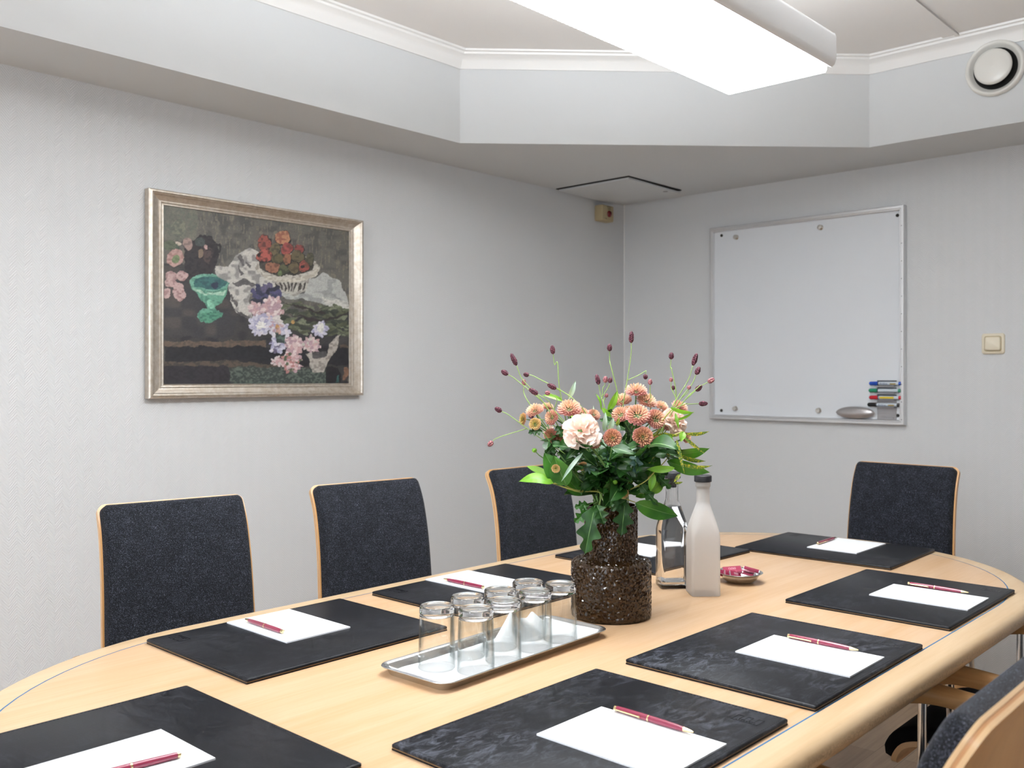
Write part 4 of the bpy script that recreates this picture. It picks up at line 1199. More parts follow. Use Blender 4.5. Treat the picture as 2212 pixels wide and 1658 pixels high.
def stem_mesh(name, paths, mat_):
    vs, fs = [], []
    for P, r0, r1 in paths:
        m = len(P); tube_data(P, [r0+(r1-r0)*i/(m-1) for i in range(m)], 7, vs, fs)
    return mesh(name, vs, fs, mat_, smooth=True)
def add_leaf(vs, fs, base, tip, width, nrm, sag=.12, fold=.12, lobed=0, nseg=14):
    """one blade with a midrib fold; lobed > 0 gives a chrysanthemum-like outline"""
    base, tip = Vector(base), Vector(tip); ax = tip-base; L = ax.length; ax.normalize()
    sd = ax.cross(nrm).normalized(); nm = sd.cross(ax).normalized()
    b0 = len(vs); cols = (-1, -.6, -.28, -.03, .03, .28, .6, 1)
    if lobed: nseg = 36
    for i in range(nseg+1):
        t_ = i/nseg
        if lobed:
            env = math.sin(math.pi*min(t_*1.02+.0, 1)**.75)**.7
            tri = abs(((t_*3.0+.45) % 1)*2-1); tri = tri*tri*(3-2*tri); w = env*(.42+.58*tri)
            sh = .20*w*L*.5
        else:
            w = (math.sin(math.pi*t_**.80))**.85; sh = 0
        w = max(w, .02)*width/2
        c = base + ax*(L*t_) - UP*0 + nm*(-sag*L*(t_-.5)**2*4+sag*L)*1.0
        for k in cols:
            fwd = ax*(sh*abs(k)) if lobed else Vector()
            wob = .04*width*math.sin(t_*9+k*2.2)
            vs.append(c + sd*(w*k) + nm*(fold*width*abs(k) + wob*abs(k)) + fwd)
    n = len(cols)
    for i in range(nseg):
        for k in range(n-1): fs.append((b0+i*n+k, b0+i*n+k+1, b0+(i+1)*n+k+1, b0+(i+1)*n+k))
def leafset(name, specs, mat_, parent):
    vs, fs = [], []
    for s in specs: add_leaf(vs, fs, **s)
    rib = M['rib_pale'] if mat_ is not M['leaf_pale'] else M['leaf_pale']
    return link(name, mesh(name, vs, fs, mats=[mat_, rib], idx=[1 if k % 7 == 3 else 0 for k in range(len(fs))], smooth=True), parent)
def L_(x0, y0, x1, y1, w, d0=0, d1=0, roll=0.0, tilt=.9, **k):
    """leaf spec from the layout sketch; roll turns the face away from the viewer"""
    b, t_ = q(x0, y0, d0), q(x1, y1, d1); ax = (t_-b).normalized()
    n = (-VIEW*math.cos(roll) + ax.cross(VIEW).normalized()*math.sin(roll)*-1)
    n = (n + UP*(1-tilt)).normalized()
    return dict(base=b, tip=t_, width=w/3.189*DV/F, nrm=n, **k)
def petal_mesh(name, vs, fs, cols):
    me = mesh(name, vs, fs, M['petal'], smooth=True)
    ca = me.color_attributes.new('petal', 'FLOAT_COLOR', 'POINT')
    ca.data.foreach_set('color', [c for col in cols for c in (*col, 1.0)])
    return me
def lerp3(a, b, t_): return tuple(a[i]+(b[i]-a[i])*t_ for i in range(3))
def mum_data(Rb, axis, tone, seed, openc=.0, squash=.72):
    """pompon chrysanthemum: spiral of short spoon-shaped florets"""
    rnd = random.Random(seed); x, y, z = frame_at(axis)
    vs, fs, cs = [], [], []
    inner, outer = tone
    N = 128
    for i in range(N):
        f = math.sqrt((i+.5)/N); a = i*2.39996; th = f*R(108)
        d = (x*math.cos(a)+y*math.sin(a))*math.sin(th) + z*math.cos(th)*squash
        tang = (x*math.cos(a)+y*math.sin(a))
        ln = Rb*(.34+.30*f)*rnd.uniform(.9, 1.1); w = Rb*(.10+.11*f)*rnd.uniform(.9, 1.1)
        tip_r = Rb*(.97+rnd.uniform(-.06, .05))
        if f < openc: tip_r *= .62+.3*f
        p1 = d*tip_r; p0 = d*(tip_r-ln*.9)*.9 - z*Rb*.10*f
        up = (z*math.cos(th)*.3 + d).normalized(); sdv = d.cross(tang if f > .02 else x)
        sdv = (x*-math.sin(a)+y*math.cos(a)); nrm = d.cross(sdv).normalized()*-1
        b0 = len(vs)
        curl = (z*.9 - tang*.4).normalized()
        for j, (t_, ww_) in enumerate(((0,.5),(.5,.95),(.85,1.0),(1.0,.55))):
            c = p0.lerp(p1, t_) + curl*(ln*.20*t_*t_*(1-f*.6)) - z*(Rb*.12*f*f*t_)
            for k in (-1, 0, 1):
                vs.append(c + sdv*(w*ww_*.5*k) + nrm*(w*.34*abs(k)*(1 if f < .9 else .6)) + d*(-w*.12*abs(k) if t_ == 1 else 0))
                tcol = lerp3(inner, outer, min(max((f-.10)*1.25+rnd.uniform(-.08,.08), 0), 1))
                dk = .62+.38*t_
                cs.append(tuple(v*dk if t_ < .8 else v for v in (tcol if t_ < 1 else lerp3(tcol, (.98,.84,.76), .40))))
        for j in range(3):
            for k in range(2): fs.append((b0+j*3+k, b0+j*3+k+1, b0+(j+1)*3+k+1, b0+(j+1)*3+k))
    # green receptacle
    b0 = len(vs)
    for j in range(5):
        for k in range(10):
            a = 2*math.pi*k/10; r = Rb*.42*math.cos(j/4*1.4)
            vs.append((x*math.cos(a)+y*math.sin(a))*r - z*(Rb*(.10+.16*math.sin(j/4*1.5)))); cs.append(s2l((84,120,64)))
    for j in range(4):
        for k in range(10): fs.append((b0+j*10+k, b0+j*10+(k+1) % 10, b0+(j+1)*10+(k+1) % 10, b0+(j+1)*10+k))
    return vs, fs, cs
def carnation_data(Rb, axis, seed):
    rnd = random.Random(seed); x, y, z = frame_at(axis); vs, fs, cs = [], [], []
    N = 40
    ci, co_ = s2l((238,190,166)), s2l((252,230,216))
    for i in range(N):
        f = math.sqrt((i+.3)/N); a = i*2.39996+rnd.uniform(-.5,.5); th = R(4)+f*R(88)+rnd.uniform(-.10,.10)
        rad = (x*math.cos(a)+y*math.sin(a)); d = rad*math.sin(th)+z*math.cos(th)*.60
        sdv = (x*-math.sin(a)+y*math.cos(a)); nrm = sdv.cross(d).normalized()
        L = Rb*rnd.uniform(.80, 1.04)*(.78+.22*f); W = Rb*rnd.uniform(.70,1.0)*(.45+.65*f); ph = rnd.uniform(0, 6.28); fr = rnd.uniform(1.2,2.6)
        b0 = len(vs); nu, nv = 11, 7
        tw = rnd.uniform(-1.3,1.3)*(1-f*.8)
        for j in range(nv+1):
            t_ = j/nv
            for k in range(nu):
                s = -1+2*k/(nu-1)
                amp = Rb*(.10+.05*(1-f))*t_*t_
                rip = amp*math.sin(ph+s*fr*2+t_*1.5) + Rb*.022*t_**4*math.sin(ph*2+s*9)
                w = W*.5*(t_**.8); sd2 = (sdv*math.cos(tw*t_)+nrm*math.sin(tw*t_))
                edge = 1-.16*s*s - (.05*rnd.random() if j == nv else 0)
                p = d*(L*t_*edge) + sd2*(w*s) + nrm*rip + rad*(Rb*.12*t_*t_*f) - z*(Rb*.16*f*f*t_*t_)
                vs.append(p); cs.append(lerp3(ci, co_, min(1, t_*.85+.3*f)))
        for j in range(nv):
            for k in range(nu-1): fs.append((b0+j*nu+k, b0+j*nu+k+1, b0+(j+1)*nu+k+1, b0+(j+1)*nu+k))
    return vs, fs, cs
def bloom(kind, pos, Rb, axis, parent, seed, tone=None, openc=0, squash=.72):
    if kind == 'mum': vs, fs, cs = mum_data(Rb, axis, tone, seed, openc, squash)
    else: vs, fs, cs = carnation_data(Rb, axis, seed)
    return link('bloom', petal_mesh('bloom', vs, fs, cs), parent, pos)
PINK = (s2l((250,206,160)), s2l((224,152,146)))
PEACH = (s2l((250,214,170)), s2l((238,176,156)))
ROSE = (s2l((238,188,130)), s2l((206,124,120)))
ORNG = (s2l((206,196,100)), s2l((226,170,120)))
TONES = dict(p=PINK, e=PEACH, r=ROSE, o=ORNG)
def sl2(x): return x/3.189*DV/F
si = [0]
def spray(label, heads, leaves=6, extra=None, lm='leaf_dark', seed=1):
    """heads: (x, y, radius, depth, tone, axis(right, up, toward viewer))"""
    rnd = random.Random(seed)
    o = thing('chrysanthemum_spray', label, 'flower', VC, 0, 'chrysanthemum sprays in the brown vase')
    si[0] += 1; base_i = si[0]
    paths = []; tips = []
    for (x, y, r, d, tn, ax) in heads:
        axis = (RGT*ax[0] + UP*ax[1] - VIEW*ax[2]).normalized(); p = q(x, y, d); tips.append((p, axis, sl2(r)))
    main = stem_path(base_i, tips[0][0]-tips[0][1]*tips[0][2]*.3, aim=tips[0][1])
    paths.append(([v-VC for v in main], .0022, .0014))
    for (p, axis, r) in tips[1:]:
        k = rnd.randint(8, 11); b = main[k]; e = p-axis*r*.3; L = (e-b).length
        paths.append(([v-VC for v in bez(b, b+(main[k+1]-main[k-1]).normalized()*L*.4, e-axis*L*.4, e, 8)], .0015, .0011))
    link('stem', stem_mesh('stem', paths, M['stem']), o)
    for i, ((p, axis, r), h) in enumerate(zip(tips, heads)):
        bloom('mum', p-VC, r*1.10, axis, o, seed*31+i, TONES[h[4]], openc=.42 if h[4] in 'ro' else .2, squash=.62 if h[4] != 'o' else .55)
    sp_ = []
    for k in range(leaves):
        i = rnd.randint(4, 12); b = main[i]
        a = rnd.uniform(0, 6.28); dr = (RGT*math.cos(a)*.8 - VIEW*math.sin(a)*.8 + UP*rnd.uniform(-.35, .5)).normalized()
        Ln = rnd.uniform(.045, .078)
        sp_.append(dict(base=b-VC, tip=b+dr*Ln-VC, width=Ln*rnd.uniform(.42,.6), nrm=(UP*.8-VIEW*.5+RGT*rnd.uniform(-.5,.5)).normalized(), sag=rnd.uniform(.0,.2), lobed=1))
    if sp_: leafset('foliage', sp_, M[lm], o)
    return o
spray('chrysanthemum spray with three peach blooms at the upper left of the bouquet', [(365,592,62,.00,'e',(-.35,.9,.35)),(285,652,42,-.01,'o',(-.9,.1,.3)),(368,686,42,-.03,'o',(-.3,.3,.9)),(455,566,42,.03,'e',(.1,.9,.2))], 5, seed=11)
spray('chrysanthemum spray with the broad peach dome above the large carnation', [(605,578,80,-.01,'p',(-.05,.9,.45)),(692,612,50,.02,'p',(.1,.8,.5)),(776,620,46,.03,'p',(.4,.7,.5))], 6, seed=12)
spray('chrysanthemum spray with blooms left of and below the large carnation', [(482,640,54,-.01,'p',(-.7,.35,.6)),(478,768,52,.0,'r',(-.6,-.1,.7)),(562,755,58,.005,'r',(-.4,.1,.8))], 6, seed=13)
spray('chrysanthemum spray with one open rose bloom right of the carnation', [(903,781,61,-.05,'r',(-.05,.15,1)),(780,806,50,-.03,'r',(.3,.1,.9))], 5, seed=14)
spray('chrysanthemum spray with the topmost peach bloom', [(1066,456,75,.01,'p',(.0,1,.25)),(968,522,66,.03,'e',(-.2,.95,.3)),(1010,592,46,.05,'e',(0,.9,.4))], 5, seed=15)
spray('chrysanthemum spray with two peach blooms under the burnets at right', [(1138,524,70,.01,'e',(.25,.9,.4)),(1240,562,48,.03,'e',(.3,.9,.3)),(1368,568,60,.04,'p',(.5,.85,.2))], 5, seed=16)
spray('chrysanthemum spray with the large centre bloom', [(1076,622,82,-.04,'p',(.02,.75,.7)),(956,620,62,-.02,'p',(-.3,.7,.65))], 6, seed=17)
spray('chrysanthemum spray with two blooms right of the centre bloom', [(1205,652,68,-.03,'p',(.45,.35,.8)),(1278,690,44,.02,'p',(.5,.4,.6))], 6, seed=18)
spray('chrysanthemum spray with the darker open bloom below the centre', [(1113,775,69,-.06,'r',(.05,.1,1)),(1216,812,42,-.04,'o',(.4,.0,.9))], 6, seed=19)
spray('chrysanthemum spray with a small bloom by the right carnation', [(1412,780,38,.01,'p',(.6,.3,.7)),(1060,690,40,.06,'e',(0,.6,.7))], 4, seed=20)
spray('chrysanthemum spray with a withered small bud low at the left', [(512,993,29,-.07,'o',(-.2,.1,1)),(697,978,34,-.05,'o',(.3,-.5,.7))], 3, seed=21)
spray('chrysanthemum spray with a small greenish bud low in the middle', [(984,1165,31,-.06,'o',(.1,.1,1))], 3, seed=22)
# unopened buds
def buds(label, spec, seed):
    o = thing('flower_bud_stem', label, 'flower bud', VC, 0, 'closed buds in the brown vase'); si[0] += 1
    for i, (x, y, r, d) in enumerate(spec):
        tip = q(x, y, d); P = [v-VC for v in stem_path(si[0]+i, tip)]
        link('stem', stem_mesh('stem', [(P, .0016, .0010)], M['stem']), o)
        vs, fs = lathe_data([(.001,-.9),(.6,-.75),(.95,-.25),(.9,.3),(.62,.7),(.3,.8),(.05,.7)], 14); s_ = sl2(r)
        b = link('bud', mesh('bud', [(a*s_, b_*s_, c*s_) for a, b_, c in vs], fs, M['leaf_lime'], smooth=True), o, P[-1])
buds('round green bud at the left edge of the foliage', [(365,868,18,-.03)], 1)
buds('round green bud low in the middle of the foliage', [(920,1088,18,-.07)], 2)
# carnations
def carnation(label, x, y, r, d, ax, seed):
    o = thing('carnation', label, 'flower', VC, 0, 'pale carnations in the brown vase'); si[0] += 1
    axis = (RGT*ax[0]+UP*ax[1]-VIEW*ax[2]).normalized(); p = q(x, y, d)
    main = [v-VC for v in stem_path(si[0], p-axis*sl2(r)*.55, aim=axis)]
    link('stem', stem_mesh('stem', [(main, .0022, .0018)], M['stem_pale']), o)
    vs, fs = tube_data([main[-1]-axis*.012, main[-1], main[-1]+axis*sl2(r)*.35], [.003,.0065,.0075], 12)
    link('calyx', mesh('calyx', vs, fs, M['stem'], smooth=True), o)
    bloom('carn', p-axis*sl2(r)*.30-VC, sl2(r)*1.12, axis, o, seed)
    return o
carnation('large pale peach carnation at the front left of the bouquet', 686, 722, 118, -.075, (-.12,.42,.85), 5)
carnation('pale peach carnation at the right of the bouquet', 1352, 655, 96, .0, (.55,.4,.7), 6)
carnation('pale carnation half hidden above the right carnation', 1290, 610, 66, .03, (.1,.8,.5), 7)
carnation('pale carnation mostly hidden behind the large one at left', 452, 742, 44, .03, (-.6,.3,.6), 8)

# burnets
def burnet_head(name, a, b, rad, parent, m, seed):
    """granular ellipsoid from a (lower end) to b (upper end)"""
    d = b-a; L = d.length; x, y, z = frame_at(d); rnd = random.Random(seed)
    vs, fs = [], []; nr, nc = 13, 12
    for i in range(nr):
        t_ = i/(nr-1); w = math.sin(math.pi*(.06+.88*t_))**.55*(1.0-.18*t_)
        for k in range(nc):
            an = 2*math.pi*(k+.5*(i % 2))/nc; jj = 1+(.20 if (i+k) % 2 else -.10)+rnd.uniform(-.08,.08)
            if i in (0, nr-1): jj = .6
            vs.append(a + d*t_ + (x*math.cos(an)+y*math.sin(an))*(rad*w*jj))
    for i in range(nr-1):
        for k in range(nc):
            p0, p1, p2, p3 = i*nc+k, i*nc+(k+1) % nc, (i+1)*nc+(k+1) % nc, (i+1)*nc+k
            if i % 2 == 0: fs += [(p0,p1,p3),(p1,p2,p3)]
            else: fs += [(p0,p1,p2),(p0,p2,p3)]
    fs.append(tuple(reversed(range(nc)))); fs.append(tuple(range((nr-1)*nc, nr*nc)))
    return link(name, mesh(name, vs, fs, m), parent)
def burnet(label, d, heads, via=None, seed=1):
    """heads: (x, y, length, angle deg from up towards right, [branch index or path], pink?)"""
    o = thing('burnet_stem', label, 'flower', VC, 0, 'burnet stems with dark seed heads in the vase'); si[0] += 1
    paths = []; main = None
    for i, h in enumerate(heads):
        x, y, ln, ang = h[:4]; pk = len(h) > 5 and h[5]
        c = q(x, y, d); dr = (RGT*math.sin(R(ang)) + UP*math.cos(R(ang))).normalized(); L = sl2(ln)
        a, b = c-dr*L/2, c+dr*L/2
        if i == 0:
            vv = [q(vx, vy, d*.8) for vx, vy in (via or [])]
            bot, top = root_pt(si[0]+3)
            P = catmull([bot, top] + vv + [a-dr*L*1.2, a], 8); main = P
            paths.append(([v-VC for v in P], .0014, .0008))
        else:
            br = h[4] if len(h) > 4 and h[4] else None
            pts = [q(vx, vy, d) for vx, vy in br]
            # start on the nearest point of the main stem
            s0 = min(main, key=lambda v: (v-pts[0]).length); pts[0] = s0
            P = catmull(pts + [a-dr*L*.5, a], 6); paths.append(([v-VC for v in P], .0009, .0007))
        rr_ = sl2(17 if ln > 45 else 15 if ln > 34 else 13)
        burnet_head('seed_head', a-VC, b-VC, rr_, o, M['burnet_pink'] if pk else M['burnet'], seed*17+i)
    link('stem', stem_mesh('stem', paths, M['stem_pale']), o)
    return o
burnet('burnet stem with a long dark head, highest on the left side', -.01, [(223,242,92,-24)], [(560,760),(420,530)], 1)
burnet('burnet stem whose head is outermost left of the upper pair', .03, [(160,333,56,-58)], [(620,760),(450,560)], 2)
burnet('burnet stem ending in a small head between the two upper left heads', .00, [(308,347,40,-75),(485,428,70,-62,[(520,445),(512,440)])], [(760,720),(640,520)], 3)
burnet('short burnet stem with a small upright head at left', .05, [(293,400,44,0,None,1)], [(520,800),(340,560)], 4)
burnet('burnet stem with a fat dark head left of the broad peach bloom', -.03, [(358,463,72,-58),(455,473,36,-72,[(500,600),(520,520)],1)], [(690,820),(500,590)], 5)
burnet('burnet stem reaching far left with two drooping small heads', -.02, [(116,588,54,-62),(62,823,46,-135,[(310,738),(160,765)],1)], [(640,950),(400,780)], 6)
burnet('burnet stem with one upright head alone at upper left', .02, [(490,175,62,-8)], [(650,850),(545,480),(525,270)], 7)
burnet('burnet stem with one upright head left of the tallest', .03, [(883,160,52,0)], [(1000,760),(940,480),(895,300)], 8)
burnet('tallest burnet stem, above the middle of the bouquet', .01, [(1033,88,82,2),(1130,362,36,185,[(1002,382),(1080,352),(1130,322)])], [(930,820),(985,500)], 9)
burnet('burnet stem carrying a cluster of four heads above the centre', .04, [(800,380,74,-12),(854,380,46,8,[(850,520),(836,440)],1),(887,385,40,14,[(846,500),(876,430)]),(861,490,30,20,[(845,540),(850,510)],1)], [(880,800),(846,560)], 10)
burnet('thin burnet stem right of the topmost peach bloom', .0, [(1162,397,40,0,None,1)], [(1130,800),(1165,540)], 11)
burnet('burnet stem with an upright head and two small heads at right', .04, [(1308,217,50,4),(1306,382,30,0,[(1318,520),(1308,440)],1),(1321,437,32,0,[(1335,510),(1326,480)])], [(1200,860),(1335,540),(1312,320)], 12)
burnet('burnet stem with a long head, highest on the right', .02, [(1470,242,90,18)], [(1130,900),(1330,540)], 13)
burnet('burnet stem with the second long head on the right', .0, [(1490,320,60,24),(1430,435,30,10,[(1380,520),(1410,480)],1)], [(1120,920),(1340,560)], 14)
burnet('burnet stem with two heads at the right edge over the whiteboard', .03, [(1582,387,52,62,None,1),(1497,440,58,50,[(1400,530),(1440,490)])], [(1150,900),(1380,550),(1500,430)], 15)
burnet('burnet stem with a level head pointing right', .02, [(1528,546,62,88)], [(1150,940),(1300,620),(1400,550)], 16)
burnet('burnet stem with a dark head low between the left blooms', .04, [(343,635,40,-70)], [(700,900),(480,680)], 17)

# leafy branches
def branch(name, label, cat, stempts, leaves, m, stem_m='stem_yellow', group='leafy sprigs in the brown vase', r=.0016, d=0):
    o = thing(name, label, cat, VC, 0, group); si[0] += 1
    bot, top = root_pt(si[0]+5)
    P = catmull([bot, top] + [q(x, y, dd) for x, y, dd in stempts], 8)
    link('stem', stem_mesh('stem', [([v-VC for v in P], r*1.3, r*.6)], M[stem_m]), o)
    for s in leaves: s['base'] = s['base']-VC; s['tip'] = s['tip']-VC
    leafset('foliage', leaves, M[m], o)
    return o
branch('leafy_branch', 'branch with large oval leaves spreading low at the left', 'foliage', [(640,1140,-.03),(570,1105,-.05),(500,1095,-.06)],
    [L_(560,1110,430,885,150,-.05,-.04,.25,fold=.06,sag=.06), L_(585,1110,500,905,150,-.06,-.07,-.3,fold=.05,sag=.05), L_(690,1180,560,1040,120,-.02,.0,.3,fold=.05), L_(640,1130,600,960,120,-.01,.01,-.4,fold=.05)], 'leaf_mid')
branch('leafy_branch', 'twig with light green leaves pointing left over the third chair', 'foliage', [(660,1150,-.04),(520,1105,-.05),(490,1095,-.06)],
    [L_(495,1095,258,1085,88,-.06,-.05,.7,sag=.20,fold=.05), L_(480,1060,310,978,60,-.03,.0,.6,sag=.08,fold=.05)], 'leaf_lime')
branch('leafy_branch', 'branch with a big dark glossy leaf hanging right of the vase mouth', 'foliage', [(960,1200,-.05),(1060,1225,-.06)],
    [L_(1058,1228,1352,1318,128,-.06,-.05,.35,sag=.07,fold=.07), L_(1110,1180,1215,870,150,.0,.03,-.2,sag=.05,fold=.06), L_(1130,1150,1225,1085,90,.0,.02,.3), L_(1060,1190,1190,1060,110,.03,.05,.2)], 'leaf_mid')
branch('leafy_branch', 'branch with two pale veined leaves at the right of the bouquet', 'foliage', [(1080,1120,-.02),(1230,980,.0),(1300,900,.02)],
    [L_(1320,890,1572,852,92,.02,.0,.6,sag=.1,fold=.06), L_(1280,940,1575,1018,104,.0,-.03,.5,sag=.08,fold=.06)], 'leaf_mid')
branch('leafy_branch', 'twig with a light green leaf curving over the clear bottle', 'foliage', [(1000,1150,-.05),(1130,1080,-.06),(1190,1020,-.07)],
    [L_(1330,992,1135,1000,56,-.07,-.08,.5,sag=-.06,fold=.1), L_(1190,1030,1165,1150,50,-.06,-.06,.3), L_(1155,1160,1250,1080,74,-.04,-.02,.2)], 'leaf_lime')
branch('willow_sprig', 'silvery narrow leaved sprig above the broad peach bloom', 'foliage', [(720,860,.02),(640,600,.02),(600,520,.02)],
    [L_(598,518,648,388,36,.02,.02,.2), L_(742,700,770,560,34,.04,.04,.3), L_(700,885,550,1085,28,-.07,-.09,.3), L_(800,1000,640,960,30,-.04,-.05,.4)], 'leaf_pale', 'stem')
branch('willow_sprig', 'narrow light green leaves left of the broad peach bloom', 'foliage', [(700,860,.03),(600,640,.03),(560,535,.03)],
    [L_(562,530,420,490,38,.03,.03,.5), L_(640,640,560,610,40,.04,.04,.4), L_(870,600,934,456,52,.02,.02,.3), L_(822,590,784,478,30,.03,.03,.9), L_(830,575,900,640,36,.03,.03,.3)], 'leaf_lime', 'stem')
branch('willow_sprig', 'silvery leaves standing in the gap right of the large carnation', 'foliage', [(860,1000,-.01),(868,780,-.03)],
    [L_(842,740,852,602,34,-.03,-.03,.1), L_(876,735,906,640,40,-.04,-.04,.3), L_(935,740,945,690,34,-.04,-.04,.2), L_(1000,880,900,890,40,-.04,-.07,.4), L_(1070,850,940,900,36,-.05,-.08,.4)], 'leaf_pale', 'stem')
branch('willow_sprig', 'speckled narrow leaved sprig drooping at the right', 'foliage', [(1120,1000,.0),(1280,800,-.02),(1370,745,-.02),(1395,740,-.02)],
    [L_(1395,750,1570,735,30,-.02,-.02,.6,sag=.12), L_(1385,765,1538,890,24,-.03,-.04,.4,sag=.06), L_(1345,790,1398,1028,26,-.03,-.05,.3,sag=.05), L_(1380,960,1592,970,34,-.03,-.05,.7), L_(1370,1030,1322,1092,24,-.04,-.05,.2), L_(1330,1090,1388,1084,20,-.05,-.05,.6),
     L_(1240,745,1360,765,26,-.03,-.02,.5), L_(1360,900,1545,940,36,.0,.0,.6), L_(1160,770,1270,745,24,-.02,-.02,.5), L_(930,700,945,640,26,-.05,-.05,.3), L_(1300,900,1250,900,34,.0,.0,.6)], 'leaf_spot')
branch('willow_sprig', 'thin light sprig arching over the right carnation', 'foliage', [(1100,1000,.0),(1230,700,-.03),(1300,600,-.04),(1340,580,-.05)],
    [L_(1300,572,1465,606,34,-.05,-.05,.7), L_(1330,660,1462,600,22,-.05,-.05,.6), L_(1335,610,1360,720,22,-.05,-.05,.2), L_(1390,740,1372,812,46,-.05,-.06,.1), L_(1300,760,1330,860,34,-.03,-.03,.5)], 'leaf_lime')
branch('chrysanthemum_leaf_stem', 'dark lobed leaf hanging over the left of the vase', 'foliage', [(800,1225,-.055),(775,1240,-.075)],
    [L_(785,1236,712,1585,176,-.075,-.080,.15,lobed=1,fold=.03,sag=.05), L_(790,1240,842,1380,110,-.075,-.085,-.2,lobed=1)], 'leaf_dark', 'stem')
branch('chrysanthemum_leaf_stem', 'dark lobed leaf hanging over the middle of the vase', 'foliage', [(960,1205,-.06),(985,1215,-.075)],
    [L_(988,1208,962,1458,150,-.075,-.085,-.1,lobed=1,fold=.03,sag=.05), L_(1000,1210,890,1290,70,-.075,-.085,.3,lobed=1), L_(985,1220,880,1250,70,-.075,-.08,.3,lobed=1)], 'leaf_dark', 'stem')
branch('chrysanthemum_leaf_stem', 'mid green lobed leaves at the left rim of the vase', 'foliage', [(780,1225,-.03),(745,1240,-.04)],
    [L_(742,1245,640,1262,80,-.04,-.04,.2,lobed=1), L_(735,1285,640,1365,90,-.05,-.05,.1,lobed=1), L_(700,1225,720,1290,60,-.04,-.05,.1,lobed=1)], 'leaf_mid', 'stem')
branch('chrysanthemum_leaf_stem', 'dark lobed leaves at the right of the vase mouth', 'foliage', [(1050,1160,-.05),(1150,1080,-.05)],
    [L_(1090,1090,1218,1250,80,-.05,-.07,.2,lobed=1,sag=.1), L_(1215,1040,1305,1135,80,-.03,-.04,.1,lobed=1), L_(1215,1035,1240,1140,60,-.02,-.03,.3,lobed=1), L_(1180,1020,1290,1020,70,.02,.02,.4,lobed=1)], 'leaf_dark', 'stem')
branch('chrysanthemum_leaf_stem', 'blue green lobed leaves in front of the foliage centre', 'foliage', [(1000,1120,-.05),(1060,900,-.06)],
    [L_(1060,880,1068,1035,100,-.07,-.09,.1,lobed=1,sag=.08), L_(1100,870,1170,930,90,-.05,-.06,.4,lobed=1), L_(960,1000,880,950,80,-.05,-.07,.4,lobed=1), L_(900,930,820,900,80,-.04,-.06,.5,lobed=1), L_(700,980,790,1000,70,-.05,-.06,.5,lobed=1)], 'leaf_blue', 'stem')
branch('chrysanthemum_leaf_stem', 'dark leaves among the left blooms', 'foliage', [(660,1050,-.03),(500,850,-.03),(420,740,-.03)],
    [L_(420,738,322,752,80,-.03,-.03,.4,lobed=1), L_(540,800,440,900,90,-.03,-.03,.2,lobed=1), L_(520,700,560,780,70,-.01,-.02,.2,lobed=1), L_(470,860,520,930,90,-.02,-.03,.4,lobed=1), L_(700,830,580,935,60,-.05,-.07,.3,lobed=0)], 'leaf_dark', 'stem')
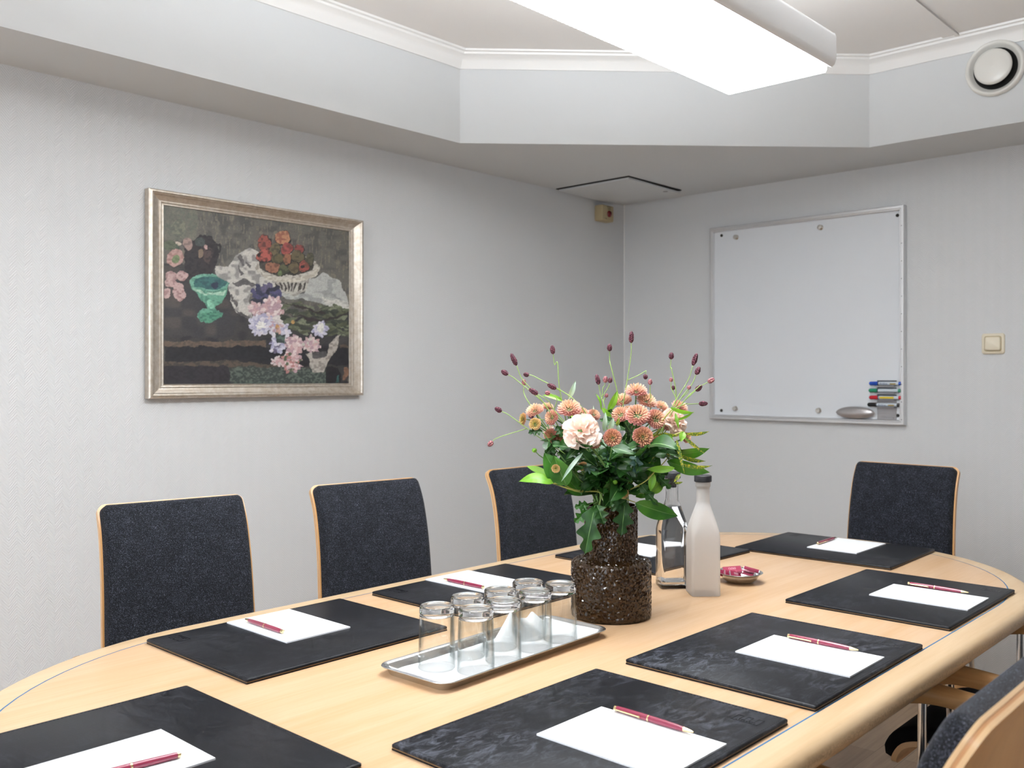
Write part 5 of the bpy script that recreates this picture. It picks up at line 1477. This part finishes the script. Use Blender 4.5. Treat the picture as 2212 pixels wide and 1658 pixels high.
# dense inner greenery: more leaf stems fanning out round the vase mouth
rnd = random.Random(42)
for gi, (ang, lab) in enumerate(((-150,'dark leaf stem leaning towards the table at front left'),(-95,'dark leaf stem leaning straight towards the viewer'),(-40,'dark leaf stem leaning towards the table at front right'),
        (20,'dark leaf stem leaning to the right under the carnation'),(80,'dark leaf stem at the back of the bouquet'),(150,'dark leaf stem leaning to the left under the blooms'))):
    o = thing('chrysanthemum_leaf_stem', lab, 'foliage', VC, 0, 'leafy sprigs in the brown vase'); si[0] += 1
    dr = RGT*math.cos(R(ang)) + VIEW*math.sin(R(ang))
    tip = MOUTH + dr*.085 + UP*.125
    P = stem_path(si[0], tip); link('stem', stem_mesh('stem', [([v-VC for v in P], .002, .0013)], M['stem']), o)
    sp_ = []
    for k in range(16):
        b = P[rnd.randint(4, len(P)-1)]; a = R(ang)+rnd.uniform(-1.5, 1.5); d_ = (RGT*math.cos(a) + VIEW*math.sin(a) + UP*rnd.uniform(-.5,.55)).normalized(); Ln = rnd.uniform(.045,.085)
        sp_.append(dict(base=b-VC, tip=b+d_*Ln-VC, width=Ln*rnd.uniform(.4,.6), nrm=(UP*.7-VIEW*.6+RGT*rnd.uniform(-.6,.6)).normalized(), sag=rnd.uniform(0,.2), lobed=1 if k % 3 else 0))
    leafset('foliage', sp_, M['leaf_dark'], o)

# ================================================================== LIGHT AND CAMERA
def area(name, loc, rot, sx, sy, power, col=(1,1,1)):
    l = bpy.data.lights.new(name, 'AREA'); l.shape = 'RECTANGLE'; l.size = sx; l.size_y = sy; l.energy = power; l.color = col
    o = bpy.data.objects.new(name, l); COL.objects.link(o); o.location = loc; o.rotation_euler = rot; return o
area('daylight', (XB-.25, (WY0+WY1)/2, (WZ0+WZ1)/2+.1), (0, R(-90), 0), 1.3, 3.1, DAY, (.86,.93,1))
w = bpy.data.worlds.new('sky'); SC.world = w; w.use_nodes = True
w.node_tree.nodes['Background'].inputs[0].default_value = (.75,.85,1,1); w.node_tree.nodes['Background'].inputs[1].default_value = 1.0
cd = bpy.data.cameras.new('camera'); cam = bpy.data.objects.new('camera', cd); COL.objects.link(cam)
cam.location = (0, 0, H); cam.rotation_euler = (R(90), 0, TH-R(90))
cd.sensor_width = 36; cd.lens = F/2212*36; cd.shift_y = (V0-829)/2212*1.0
cd.clip_start = .05
cd.dof.use_dof = True; cd.dof.focus_distance = 1.75; cd.dof.aperture_fstop = 8
SC.camera = cam
vs_ = SC.view_settings; vs_.view_transform = 'Standard'; vs_.look = 'None'; vs_.gamma = 1; vs_.exposure = EXPO
vs_.use_curve_mapping = False
SC.cycles.use_denoising = True
SC.cycles.max_bounces = 10; SC.cycles.transmission_bounces = 9; SC.cycles.transparent_max_bounces = 12
SC.cycles.diffuse_bounces = 4
SC.cycles.use_adaptive_sampling = True; SC.cycles.adaptive_threshold = .06; SC.cycles.adaptive_min_samples = 16
SC.cycles.sample_clamp_indirect = 6
SC.cycles.use_light_tree = False
